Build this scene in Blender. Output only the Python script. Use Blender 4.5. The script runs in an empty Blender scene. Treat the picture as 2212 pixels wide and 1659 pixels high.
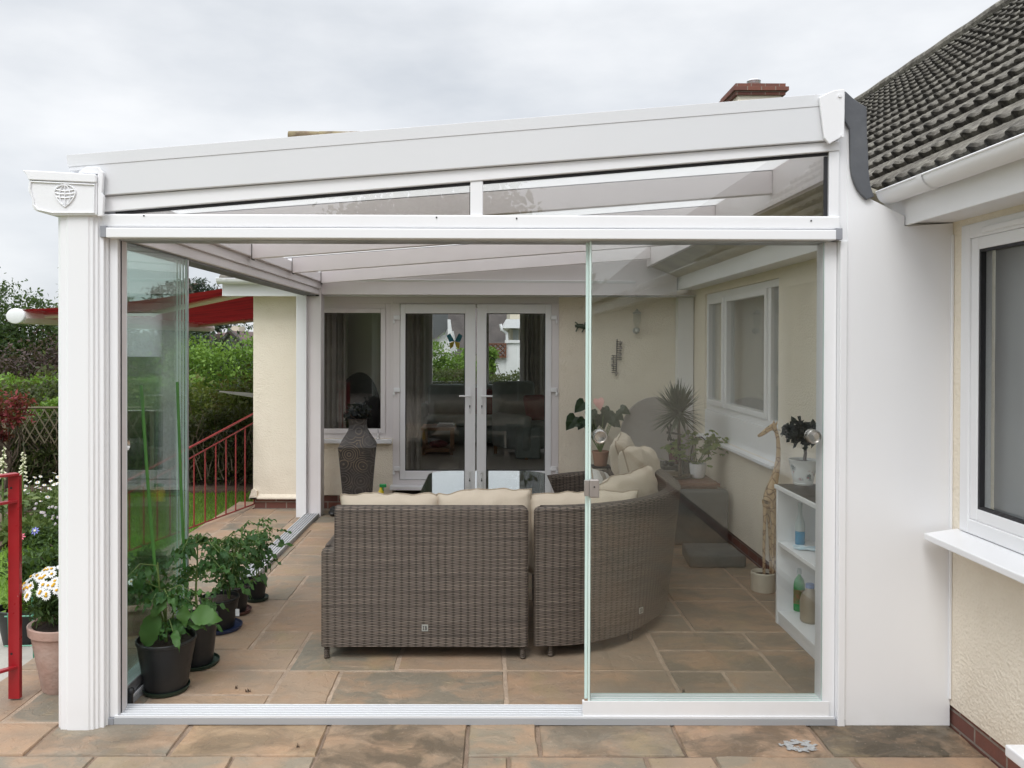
import bpy, math, random
import numpy as np
from mathutils import Matrix, Vector, noise
random.seed(7); RNG = np.random.default_rng(7)
S = bpy.context.scene; COL = S.collection
PI = math.pi

# ------------------------------------------------------------------ camera
YAW, PITCH, ROLL = .0026, -.0068, .0028
CAM = Vector((1.7955, -3.8046, 1.8029)); FPX = 1720.0; PPX, PPY, IW, IH = 1064.84, 754.05, 2212.0, 1659.0
cy, sy, cp, sp = math.cos(YAW), math.sin(YAW), math.cos(PITCH), math.sin(PITCH)
FW = Vector((sy*cp, cy*cp, sp)); RT0 = Vector((cy, -sy, 0)); UP0 = RT0.cross(FW)
RT = math.cos(ROLL)*RT0 + math.sin(ROLL)*UP0; UP = math.cos(ROLL)*UP0 - math.sin(ROLL)*RT0
cam = bpy.data.objects.new('camera', bpy.data.cameras.new('camera')); COL.objects.link(cam)
M = Matrix.Identity(4)
for i in range(3):
    M[i][0], M[i][1], M[i][2], M[i][3] = RT[i], UP[i], -FW[i], CAM[i]
cam.matrix_world = M
cam.data.sensor_width = 36; cam.data.lens = FPX/IW*36
cam.data.shift_x = (IW/2-PPX)/IW; cam.data.shift_y = (PPY-IH/2)/IW
cam.data.clip_start = .05; cam.data.clip_end = 2000
S.camera = cam
def ray(px, py): return FW + RT*((px-PPX)/FPX) - UP*((py-PPY)/FPX)
def PY(px, py, Y):                       # a measured point of the photo on the plane y = Y
    d = ray(px, py); return CAM + d*((Y-CAM.y)/d.y)
def PX(px, py, X):
    d = ray(px, py); return CAM + d*((X-CAM.x)/d.x)
def PZ(px, py, Z):
    d = ray(px, py); return CAM + d*((Z-CAM.z)/d.z)

# ------------------------------------------------------------------ materials
class X:
    def __init__(s, nt, k): s.nt, s.k = nt, k
    def _m(s, op, *a):
        n = s.nt.nodes.new('ShaderNodeMath'); n.operation = op
        for i, v in enumerate((s,)+a):
            if isinstance(v, X): s.nt.links.new(v.k, n.inputs[i])
            else: n.inputs[i].default_value = v
        return X(s.nt, n.outputs[0])
    def __add__(s, o): return s._m('ADD', o)
    def __sub__(s, o): return s._m('SUBTRACT', o)
    def __mul__(s, o): return s._m('MULTIPLY', o)
    def __truediv__(s, o): return s._m('DIVIDE', o)
    def fl(s): return s._m('FLOOR')
    def fr(s): return s._m('FRACT')
    def sin(s): return s._m('SINE')
    def abs(s): return s._m('ABSOLUTE')
    def pw(s, o): return s._m('POWER', o)
    def gt(s, o): return s._m('GREATER_THAN', o)
    def mn(s, o): return s._m('MINIMUM', o)
    def mx(s, o): return s._m('MAXIMUM', o)
    def mod(s, o): return s._m('FLOORED_MODULO', o)
    def rng(s, a, b, c=0., d=1.):
        n = s.nt.nodes.new('ShaderNodeMapRange'); n.clamp = True
        s.nt.links.new(s.k, n.inputs[0])
        for i, v in enumerate((a, b, c, d)): n.inputs[i+1].default_value = v
        return X(s.nt, n.outputs[0])
def c4(c): return (c[0], c[1], c[2], 1)
class Mt:
    def __init__(s, name):
        s.m = bpy.data.materials.new(name); s.m.use_nodes = True; s.nt = s.m.node_tree
        s.b = s.nt.nodes['Principled BSDF']; s.out = s.nt.nodes['Material Output']; s._co = {}
    def co(s, kind='Object'):
        if kind not in s._co:
            n = s.nt.nodes.get('TC') or s.nt.nodes.new('ShaderNodeTexCoord'); n.name = 'TC'
            s._co[kind] = n.outputs[kind]
        return s._co[kind]
    def xyz(s, kind='Object'):
        n = s.nt.nodes.new('ShaderNodeSeparateXYZ'); s.nt.links.new(s.co(kind), n.inputs[0])
        return [X(s.nt, n.outputs[i]) for i in range(3)]
    def vec(s, x, y, z):
        n = s.nt.nodes.new('ShaderNodeCombineXYZ')
        for i, v in enumerate((x, y, z)):
            if isinstance(v, X): s.nt.links.new(v.k, n.inputs[i])
            else: n.inputs[i].default_value = v
        return n.outputs[0]
    def noise(s, scale, detail=4, rough=.55, vec=None, kind='Object'):
        n = s.nt.nodes.new('ShaderNodeTexNoise'); n.inputs['Scale'].default_value = scale
        n.inputs['Detail'].default_value = detail; n.inputs['Roughness'].default_value = rough
        s.nt.links.new(vec or s.co(kind), n.inputs['Vector']); return X(s.nt, n.outputs['Fac'])
    def voro(s, scale, feature='F1', out='Distance', vec=None):
        n = s.nt.nodes.new('ShaderNodeTexVoronoi'); n.feature = feature; n.inputs['Scale'].default_value = scale
        s.nt.links.new(vec or s.co(), n.inputs['Vector']); return X(s.nt, n.outputs[out])
    def attr(s, name, out='Fac'):
        n = s.nt.nodes.new('ShaderNodeAttribute'); n.attribute_name = name; return X(s.nt, n.outputs[out])
    def mix(s, f, a, b, mode='MIX'):
        n = s.nt.nodes.new('ShaderNodeMix'); n.data_type = 'RGBA'; n.blend_type = mode
        for i, v in ((0, f), (6, a), (7, b)):
            if isinstance(v, X): s.nt.links.new(v.k, n.inputs[i])
            elif i == 0: n.inputs[0].default_value = v
            else: n.inputs[i].default_value = c4(v)
        return X(s.nt, n.outputs[2])
    def col(s, x): s.nt.links.new(x.k, s.b.inputs['Base Color'])
    def set(s, k, v):
        if isinstance(v, X): s.nt.links.new(v.k, s.b.inputs[k])
        else: s.b.inputs[k].default_value = v
    def bump(s, h, strength=.3, dist=.01):
        n = s.nt.nodes.new('ShaderNodeBump'); n.inputs['Strength'].default_value = strength; n.inputs['Distance'].default_value = dist
        s.nt.links.new(h.k, n.inputs['Height']); s.nt.links.new(n.outputs[0], s.b.inputs['Normal'])
def pm(name, c1, c2=None, scale=6, rough=.6, bump=0, bscale=60, metal=0, spec=.5, dirt=None):
    m = Mt(name); c2 = c2 or tuple(v*.86 for v in c1)
    x = m.mix(m.noise(scale, 5).rng(.3, .7), c1, c2)
    if dirt: x = m.mix(m.noise(scale*.35, 6, .65).rng(.48, .75, 0, .8), x, dirt)
    m.col(x); m.set('Roughness', m.noise(scale*3, 3).rng(.3, .7, max(.02, rough-.07), min(1, rough+.07))); m.set('Metallic', metal); m.set('Specular IOR Level', spec)
    if bump: m.bump(m.noise(bscale, 3), bump)
    return m.m
MA = {}
def paint(name, c, rough, grime=.5):
    m = Mt(name); z = m.xyz()[2]
    k = m.mix(m.noise(.9, 2).rng(.3, .7), c, tuple(v*.965 for v in c))
    st = m.noise(7, 3, .5, m.vec(m.xyz()[0], m.xyz()[1], z*.12)).rng(.55, .8, 0, .10*grime)      # faint rain streaks
    k = m.mix(st, k, (.55, .54, .50)); k = m.mix(z.rng(.0, .16, .22*grime, 0)*m.noise(9, 4).rng(.3, .7), k, (.42, .37, .31))
    m.col(k); m.set('Roughness', rough); return m.m
MA['white'] = paint('white_upvc', (.80, .805, .82), .32)
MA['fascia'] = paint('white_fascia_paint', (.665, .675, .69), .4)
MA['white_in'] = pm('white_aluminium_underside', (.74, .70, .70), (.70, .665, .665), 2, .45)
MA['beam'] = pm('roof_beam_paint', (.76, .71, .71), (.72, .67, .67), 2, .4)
MA['grey_cap'] = pm('grey_plastic', (.30, .31, .34), None, 8, .5)
MA['alu'] = pm('brushed_aluminium', (.62, .63, .65), (.5, .51, .53), 9, .38, .05, 90, .75)
MA['rib'] = paint('bright_aluminium_rib', (.70, .71, .73), .3, 0)
MA['trackbase'] = paint('grey_track_base', (.36, .37, .385), .45, 0)
MA['steel'] = pm('satin_steel', (.55, .53, .5), (.42, .41, .39), 9, .28, 0, 60, .95)
MA['latch'] = pm('bronze_grey_latch', (.36, .33, .31), None, 9, .4, 0, 60, .5)
MA['black'] = pm('black_plastic', (.012, .013, .014), (.02, .021, .022), 7, .42, .05, 200)
MA['gasket'] = pm('black_rubber', (.015, .015, .018), None, 9, .6)
MA['flash'] = pm('lead_grey_flashing', (.075, .08, .09), (.105, .11, .12), 7, .55, .25, 14)
MA['terracotta'] = pm('terracotta', (.43, .23, .15), (.34, .19, .13), 8, .85, .3, 40)
MA['oldterra'] = pm('weathered_terracotta', (.40, .25, .20), (.47, .35, .30), 9, .9, .5, 30, dirt=(.22, .15, .12))
MA['soil'] = pm('potting_soil', (.03, .02, .014), (.06, .04, .028), 30, .95, .9, 80)
MA['red'] = pm('red_gloss_paint', (.36, .012, .018), (.28, .01, .016), 5, .34, .06, 30)
MA['rail'] = pm('dull_red_paint', (.30, .03, .03), (.22, .03, .03), 9, .5)
MA['cream_fab'] = None
MA['wood'] = pm('dark_brown_wood', (.20, .08, .045), (.14, .055, .03), 7, .4, .1, 40)
MA['wood_mid'] = pm('mid_oak_wood', (.30, .17, .09), (.22, .12, .06), 6, .45)
MA['bark'] = pm('bark', (.12, .09, .065), (.07, .05, .04), 14, .95, .8, 30)
MA['twig'] = pm('grey_brown_twigs', (.24, .19, .14), (.14, .105, .075), 14, .95)
MA['stem'] = pm('green_stem', (.16, .23, .06), (.10, .16, .04), 20, .6)
MA['cane'] = pm('green_plastic_cane', (.09, .26, .05), (.06, .19, .04), 12, .45, .2, 60)
MA['iron'] = pm('black_wrought_iron', (.02, .02, .02), (.035, .03, .028), 12, .55)
MA['shelf'] = pm('white_shelf_laminate', (.78, .79, .80), (.74, .75, .77), 3, .4)
MA['shelf_top'] = pm('dark_shelf_top', (.035, .035, .04), None, 5, .4)
MA['ceramic'] = pm('white_ceramic', (.80, .82, .85), (.76, .78, .81), 4, .2)
MA['greyfab'] = pm('charcoal_cushion_cloth', (.115, .122, .12), (.085, .09, .09), 7, .95, .35, 260)
MA['roomfab'] = pm('grey_green_upholstery', (.30, .345, .325), (.235, .275, .26), 5, .95, .2, 120)
MA['carpet'] = pm('beige_carpet', (.46, .44, .41), (.40, .38, .35), 20, 1, .4, 200)
MA['roomwall'] = pm('room_wall', (.70, .68, .63), None, 2, .9)
MA['curtain'] = pm('curtain_cloth', (.44, .41, .37), (.33, .31, .28), 6, .95)
MA['blind'] = pm('window_blind', (.40, .41, .42), (.36, .37, .38), 2, .8)
MA['brick_red'] = pm('cushion_red_print', (.20, .035, .04), (.13, .03, .035), 20, .9)
MA['gold'] = pm('bronze_dish', (.20, .14, .06), (.10, .07, .03), 12, .4, .1, 30, .5)
MA['pot_red'] = pm('dark_red_glaze', (.11, .012, .022), (.07, .008, .015), 6, .18)
MA['glaze_dark'] = pm('dark_glass', (.012, .011, .014), None, 6, .1)
MA['yellow'] = pm('yellow_plastic', (.75, .55, .03), None, 6, .35)
MA['greenpl'] = pm('green_bottle_plastic', (.02, .30, .075), (.015, .22, .06), 6, .3)
MA['blueliq'] = pm('blue_liquid', (.01, .25, .46), None, 6, .1)
MA['clearpl'] = pm('clear_bottle_plastic', (.45, .52, .53), None, 6, .15)
MA['jug'] = pm('tan_plastic_jug', (.36, .30, .22), (.3, .25, .18), 6, .4)
MA['bluecloth'] = pm('pale_blue_cloth', (.38, .62, .76), (.7, .78, .82), 24, .9)
MA['maroon_disc'] = pm('grey_mauve_board', (.30, .27, .255), (.42, .385, .36), 1.6, .85, .2, 8)
MA['giraffe'] = None
MA['awn_frame'] = pm('awning_frame_paint', (.80, .76, .70), (.75, .70, .64), 5, .4)
MA['plaster_far'] = pm('far_house_render', (.55, .50, .40), None, 1, .9)
MA['plaster_white'] = pm('white_far_wall', (.78, .78, .78), None, 1, .9)
MA['roof_far'] = pm('far_roof_tiles', (.13, .085, .08), (.09, .065, .06), 3, .9)
MA['roof_slate'] = pm('far_slate', (.12, .125, .13), None, 3, .8)
MA['concrete'] = pm('pale_concrete', (.42, .40, .36), (.35, .33, .29), 5, .9, .3, 40)
MA['earth'] = pm('border_soil', (.10, .065, .045), (.16, .11, .08), 9, .95, .8, 30)
MA['trellis'] = pm('weathered_trellis_wood', (.17, .145, .095), (.12, .10, .065), 9, .9)
MA['petal_w'] = pm('white_petal', (.82, .83, .82), None, 9, .6)
MA['petal_y'] = pm('yellow_flower_centre', (.75, .42, .03), None, 40, .8)
MA['petal_p'] = pm('pink_petal', (.75, .14, .22), None, 20, .6)
MA['petal_b'] = pm('blue_petal', (.22, .22, .62), None, 20, .6)
MA['petal_l'] = pm('pale_lilac_petal', (.55, .46, .56), None, 20, .6)
MA['petal_c'] = pm('cream_petal', (.80, .80, .58), None, 20, .6)
MA['gecko'] = pm('green_black_enamel', (.03, .05, .03), (.10, .12, .08), 40, .4)
MA['wire'] = pm('galvanised_wire', (.5, .52, .5), None, 9, .5, metal=.6)
MA['stain'] = pm('dried_pale_splash', (.42, .43, .43), (.27, .265, .26), 60, .9)
MA['butterfly'] = pm('blue_enamel', (.0, .16, .32), (.03, .30, .30), 30, .3)

def render_mat():
    m = Mt('pebble_textured_cream_render')
    c = m.mix(m.noise(1.3, 6, .6).rng(.3, .7), (.82, .75, .635), (.78, .71, .59))
    c = m.mix(m.noise(9, 5).rng(.5, .8, 0, .4), c, (.71, .63, .51))
    z = m.xyz()[2]
    c = m.mix((z.rng(.08, .5, .35, 0)*m.noise(4, 5).rng(.35, .65)), c, (.5, .41, .31))
    m.col(c); m.set('Roughness', .93)
    h = m.noise(55, 3, .6)*.7+m.voro(75)*.5
    m.bump(h, .5, .012); return m.m
MA['render'] = render_mat()
def brick_mat():
    m = Mt('red_brick'); x, y, z = m.xyz()
    n = m.nt.nodes.new('ShaderNodeTexBrick'); m.nt.links.new(m.vec(x+y, z, 0.), n.inputs['Vector'])
    n.inputs['Scale'].default_value = 1; n.inputs['Brick Width'].default_value = .225; n.inputs['Row Height'].default_value = .075; n.inputs['Mortar Size'].default_value = .006
    n.inputs['Color1'].default_value = (.21, .075, .05, 1); n.inputs['Color2'].default_value = (.13, .05, .04, 1); n.inputs['Mortar'].default_value = (.28, .24, .2, 1)
    c = m.mix(m.noise(25, 5).rng(.3, .8, 0, .6), X(m.nt, n.outputs['Color']), (.12, .06, .045)); m.col(c); m.set('Roughness', .9)
    m.bump(X(m.nt, n.outputs['Fac'])*-1+m.noise(60)*.4, .5); return m.m
MA['brick'] = brick_mat()
def slab_mat():
    m = Mt('indian_sandstone_paving')
    a = m.attr('tint', 'Color'); x, y, z = m.xyz()
    wv = m.vec(x+m.noise(2.5, 4)*.5, y*1.5+m.noise(3.1, 4)*.4, z)
    n1 = m.noise(2.6, 8, .62, wv); n2 = m.noise(9, 7, .68, wv); n3 = m.noise(1.6, 6, .6, m.vec(y*1.2, x, z))
    c = m.mix(n1.rng(.46, .62, 0, .7), a, (.40, .265, .175))
    c = m.mix(n3.rng(.47, .66, 0, .6), c, (.20, .185, .155))
    c = m.mix(m.noise(2.1, 7, .62, m.vec(y, x*1.3, z)).rng(.54, .66, 0, .6), c, (.30, .24, .145))
    c = m.mix(n2.rng(.52, .68, 0, .4), c, (.39, .305, .23))
    c = m.mix(n2.rng(.32, .42, .4, 0), c, (.17, .14, .11))
    c = m.mix(m.noise(3.3, 9, .72, wv).rng(.61, .70, 0, .5), c, (.09, .076, .06))
    c = m.mix(m.attr('wet')*m.noise(3.4, 7, .62, wv).rng(.42, .58), c, (.075, .062, .045))
    c = m.mix(m.noise(70, 3).rng(.64, .74, 0, .5), c, (.09, .075, .06))
    c = m.mix(m.noise(48, 4).rng(.63, .75, 0, .35), c, (.5, .42, .34))
    c = m.mix(1., c, (.97, .925, .865), 'MULTIPLY')
    m.col(c); m.set('Roughness', n2.rng(.3, .7, .42, .75)); m.set('Specular IOR Level', .4)
    st = (m.noise(2.2, 5, .55, wv)*9.); st = (st.fl()+st.fr().rng(.0, .12))/9.
    h = st*2.2 + m.noise(5, 6, .6)*.9 + m.noise(30, 5, .65)*.35
    m.bump(h, .34, .02); return m.m
MA['slab'] = slab_mat()
MA['mortar'] = pm('sand_mortar', (.44, .335, .25), (.33, .25, .185), 14, .95, .6, 90, dirt=(.2, .15, .11))
MA['mortar_dark'] = pm('old_dark_mortar', (.16, .11, .075), (.30, .22, .16), 7, .95, .6, 90, dirt=(.05, .035, .025))
MA['slab_plain'] = pm('plain_sandstone_paving', (.17, .14, .11), (.11, .095, .08), 2.5, .7, .3, 20)
def rattan_mat(name='woven_rattan'):
    m = Mt(name); u, v, _ = m.xyz('UV')
    wob = m.noise(9, 2, kind='UV')
    vv = (v+(wob-.5)*.002)/.0074; r = vv.fl(); t = vv.fr()
    ph = u/.084 + r.mod(2.)*.5 + (m.noise(3, 2, kind='UV')-.5)*.25
    c = ph.fr(); bulge = (c*PI).sin().mx(0.).pw(.8); prof = (t*PI).sin().mx(0.)
    warp = ((ph+.0).fr()-.5).abs().gt(.475)
    rnd = m.noise(1, 0, vec=m.vec(u*2.2, r*7.31, 0.)); 
    base = m.mix(rnd.rng(.25, .75), (.225, .178, .142), (.090, .070, .055))
    base = m.mix(m.noise(2.5, 3, kind='UV').rng(.4, .7, 0, .4), base, (.15, .122, .095))
    base = m.mix(m.noise(220, 1, vec=m.vec(u*.05, v, 0.)).rng(.4, .65, 0, .35), base, (.20, .168, .142))
    k = (prof-(bulge*-1+1.)*.85).rng(.05, .5)
    col = m.mix(k, (.008, .006, .005), base)
    col = m.mix(warp*.7, col, (.10, .08, .066))
    rib = ((ph*2.).fr()-.5).abs().rng(.33, .47)      # the upright canes show as darker columns
    col = m.mix(rib*m.noise(1.7, 2, kind='UV').rng(.3, .7, .25, .65), col, (.022, .016, .012))
    m.col(col); m.set('Roughness', .5); m.set('Specular IOR Level', .35)
    m.bump(prof*bulge, .6, .006); return m.m
MA['rattan'] = rattan_mat()
def fabric_mat(name, c1, c2, stripes=False):
    m = Mt(name); u, v, _ = m.xyz('UV')
    w = ((u*2400.).sin()*.5+(v*2400.).sin()*.5)
    c = m.mix(m.noise(3, 4).rng(.3, .7), c1, c2)
    c = m.mix(m.noise(300, 2).rng(.35, .7, 0, .3), c, tuple(x*.72 for x in c1))
    if stripes: c = m.mix((u/.11).fr().gt(.5), c, (.32, .28, .24))
    m.col(c); m.set('Roughness', .92); m.set('Sheen Weight', .15); m.bump(m.noise(420, 2)+m.noise(14, 4)*2, .16, .008); return m.m
MA['cream_fab'] = fabric_mat('beige_outdoor_cushion_cloth', (.60, .515, .41), (.55, .465, .36))
MA['piping'] = pm('cushion_piping', (.40, .33, .25), None, 20, .9)
MA['stripe'] = fabric_mat('striped_cushion_cloth', (.68, .66, .62), (.62, .6, .56), True)
def giraffe_mat():
    m = Mt('painted_giraffe_wood')
    d = m.voro(15, 'DISTANCE_TO_EDGE')
    c = m.mix(d.rng(.02, .06), (.17, .10, .05), (.58, .42, .25)); z = m.xyz()[2]
    m.col(m.mix(m.noise(20, 4).rng(.3, .8, 0, .4), c, (.34, .2, .1))); m.set('Roughness', .5); return m.m
MA['giraffe'] = giraffe_mat()
def vase_mat():
    m = Mt('dark_embossed_metal'); x, y, z = m.xyz('UV')
    d = m.voro(7.5, vec=m.co('UV'))
    ring = (d*42.+m.noise(4, 3, kind='UV')*11.).sin().rng(.35, .8)
    msk = m.noise(3.5, 2, kind='UV').rng(.30, .40)
    c = m.mix(m.noise(9, 5).rng(.35, .7), (.032, .028, .027), (.07, .062, .057))
    hi = m.mix(m.noise(2.3, 2, kind='UV').rng(.5, .62), (.095, .083, .077), (.21, .16, .11))
    m.col(m.mix(ring*msk*.8, c, hi)); m.set('Roughness', .5); m.set('Metallic', .3); m.bump(ring*msk, .5, .006); return m.m
MA['vase'] = vase_mat()
def flower_pot_mat():
    m = Mt('white_pot_with_flower_print')
    x, y, z = m.xyz(); n = m.noise(24, 3); band = z.rng(.03, .045)*z.rng(.125, .14, 1, 0)
    side = m.noise(9, 1).rng(.42, .5)
    leaf = n.rng(.54, .57)*band*side; red = m.noise(31, 2).rng(.6, .63)*band*side
    c = m.mix(leaf, (.76, .76, .73), (.13, .15, .12)); m.col(m.mix(red, c, (.33, .07, .06))); m.set('Roughness', .25); return m.m
MA['flowerpot'] = flower_pot_mat()
def tile_mat():
    m = Mt('lichened_concrete_roof_tile'); 
    c = m.mix(m.noise(2.2, 6, .65).rng(.35, .65), (.165, .15, .125), (.085, .077, .066))
    c = m.mix(m.noise(14, 5, .7).rng(.46, .66, 0, .9), c, (.27, .255, .215))
    c = m.mix(m.noise(40, 4, .7).rng(.6, .72, 0, .7), c, (.30, .29, .24))
    c = m.mix(m.noise(5, 5, .7).rng(.60, .72, 0, .7), c, (.07, .07, .03))
    d = m.attr('dark'); c = m.mix(d*m.noise(24, 4).rng(.3, .5, .55, 1.), c, (.011, .009, .006))  # painted shade under course edges and in grooves, with moss on the lumps
    m.col(c); m.set('Roughness', .95); m.bump(m.noise(50, 5, .7)+m.noise(14, 3), .9, .012); return m.m
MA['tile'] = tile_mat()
MA['moss'] = pm('mossy_ridge_tile', (.16, .11, .07), (.24, .20, .11), 12, .95, .9, 30, dirt=(.08, .06, .04))
def glass_mat(name, tint, r0=.04, rough=0.):
    m = Mt(name); nt = m.nt; nt.nodes.remove(m.b)
    tr = nt.nodes.new('ShaderNodeBsdfTransparent'); tr.inputs[0].default_value = c4(tint)
    gl = nt.nodes.new('ShaderNodeBsdfGlossy'); gl.inputs['Roughness'].default_value = rough; gl.inputs[0].default_value = (1, 1, 1, 1)
    lw = nt.nodes.new('ShaderNodeLayerWeight'); f = X(nt, lw.outputs['Facing']).pw(5.)*(1-r0)+r0
    mx = nt.nodes.new('ShaderNodeMixShader'); nt.links.new(f.k, mx.inputs[0]); nt.links.new(tr.outputs[0], mx.inputs[1]); nt.links.new(gl.outputs[0], mx.inputs[2])
    nt.links.new(mx.outputs[0], m.out.inputs[0]); return m.m
MA['glass'] = glass_mat('clear_panel_glass', (.984, .988, .985), .014)
MA['glass_side'] = glass_mat('green_tinted_side_glass', (.94, .968, .956), .028)
MA['glass_top'] = glass_mat('clerestory_glass', (.90, .905, .895), .07)
MA['glass_win'] = glass_mat('double_glazed_window_glass', (.90, .91, .905), .045)
MA['glass_table'] = glass_mat('glass_table_top', (.60, .75, .70), .84)
MA['edge'] = pm('pale_green_glass_edge', (.60, .74, .70), (.66, .80, .76), 4, .15)
def opal():
    m = Mt('opal_roof_sheet'); nt = m.nt; nt.nodes.remove(m.b)
    a = nt.nodes.new('ShaderNodeBsdfTranslucent'); a.inputs[0].default_value = (.86, .855, .86, 1)
    b = nt.nodes.new('ShaderNodeBsdfDiffuse'); b.inputs[0].default_value = (.80, .785, .785, 1)
    c = nt.nodes.new('ShaderNodeBsdfTransparent'); c.inputs[0].default_value = (.9, .9, .9, 1)
    m1 = nt.nodes.new('ShaderNodeMixShader'); m1.inputs[0].default_value = .5; nt.links.new(a.outputs[0], m1.inputs[1]); nt.links.new(b.outputs[0], m1.inputs[2])
    m2 = nt.nodes.new('ShaderNodeMixShader'); n = m.noise(3, 3).rng(.2, .8, .08, .13); nt.links.new(n.k, m2.inputs[0]); nt.links.new(m1.outputs[0], m2.inputs[1]); nt.links.new(c.outputs[0], m2.inputs[2])
    nt.links.new(m2.outputs[0], m.out.inputs[0]); return m.m
MA['opal'] = opal()
def leaf_mat(name, c1, c2, c3=None, trans=.35, rough=.55):
    m = Mt(name); r = m.attr('rnd')
    c = m.mix(r.rng(0, 1), c1, c2)
    if c3: c = m.mix(m.noise(1.3, 3).rng(.5, .68, 0, .8), c, c3)
    m.col(c); m.set('Roughness', rough); m.set('Specular IOR Level', .35)
    tl = m.nt.nodes.new('ShaderNodeBsdfTranslucent'); m.nt.links.new(m.mix(.3, c, (.25, .35, .04)).k, tl.inputs[0])
    mx = m.nt.nodes.new('ShaderNodeMixShader'); mx.inputs[0].default_value = trans
    m.nt.links.new(m.b.outputs[0], mx.inputs[1]); m.nt.links.new(tl.outputs[0], mx.inputs[2]); m.nt.links.new(mx.outputs[0], m.out.inputs[0]); return m.m
LF = {
 'tomato': leaf_mat('tomato_leaf', (.035, .10, .03), (.075, .17, .04), None, .3),
 'dark': leaf_mat('dark_hedge_leaf', (.035, .05, .018), (.085, .105, .035), (.09, .075, .035)),
 'olive': leaf_mat('olive_shrub_leaf', (.06, .10, .02), (.17, .21, .04), (.13, .09, .03)),
 'bright': leaf_mat('bright_hedge_leaf', (.08, .17, .02), (.19, .31, .05)),
 'tree': leaf_mat('tree_leaf', (.025, .05, .018), (.07, .115, .035)),
 'tree2': leaf_mat('slender_tree_leaf', (.05, .085, .035), (.11, .16, .06)),
 'purple': leaf_mat('purple_tree_leaf', (.035, .02, .02), (.085, .05, .045), None, .2),
 'cedar': leaf_mat('cedar_needles', (.016, .03, .022), (.04, .06, .04), None, .15),
 'maple': leaf_mat('red_maple_leaf', (.12, .012, .02), (.24, .03, .04), None, .3),
 'acer': leaf_mat('young_maple_leaf', (.13, .22, .04), (.28, .34, .08), None, .4),
 'yucca': leaf_mat('yucca_leaf', (.03, .045, .035), (.07, .085, .06), None, .15),
 'anth': leaf_mat('glossy_dark_leaf', (.018, .038, .014), (.035, .06, .02), None, .1, .3),
 'bonsai': leaf_mat('dark_crinkled_leaf', (.012, .014, .016), (.03, .034, .034), None, .1),
 'shrub': leaf_mat('small_dark_shrub_leaf', (.03, .065, .02), (.075, .13, .035)),
 'grass': leaf_mat('grass_blade', (.19, .36, .045), (.30, .48, .08), None, .45),
 'gblade': leaf_mat('pale_flower_stem_leaf', (.10, .16, .05), (.20, .26, .09), None, .3),
}
def lawn_mat():
    m = Mt('mown_lawn'); c = m.mix(m.noise(2, 5).rng(.3, .7), (.17, .32, .04), (.25, .40, .065))
    m.col(m.mix(m.noise(60, 4).rng(.35, .7), c, (.055, .12, .015))); m.set('Roughness', .95); m.bump(m.noise(90, 3), 1, .03); return m.m
MA['lawn'] = lawn_mat(); MA['field'] = pm('rough_dark_grass', (.055, .085, .03), (.035, .05, .02), 3, .95, .9, 20)
def awn():
    m = Mt('dark_red_awning_cloth'); x, y, z = m.xyz()
    s = (y/.42+m.noise(1.5)*.3).fr().rng(.35, .6); c = m.mix(s*m.noise(3).rng(.3, .7), (.20, .011, .013), (.10, .006, .009))  # dark bands in the cloth colour stand for the ribs' shadows
    m.col(c); m.set('Roughness', .85)
    tl = m.nt.nodes.new('ShaderNodeBsdfTranslucent'); m.nt.links.new(c.k, tl.inputs[0])
    mx = m.nt.nodes.new('ShaderNodeMixShader'); mx.inputs[0].default_value = .3
    m.nt.links.new(m.b.outputs[0], mx.inputs[1]); m.nt.links.new(tl.outputs[0], mx.inputs[2]); m.nt.links.new(mx.outputs[0], m.out.inputs[0]); return m.m
MA['awning'] = awn()

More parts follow.
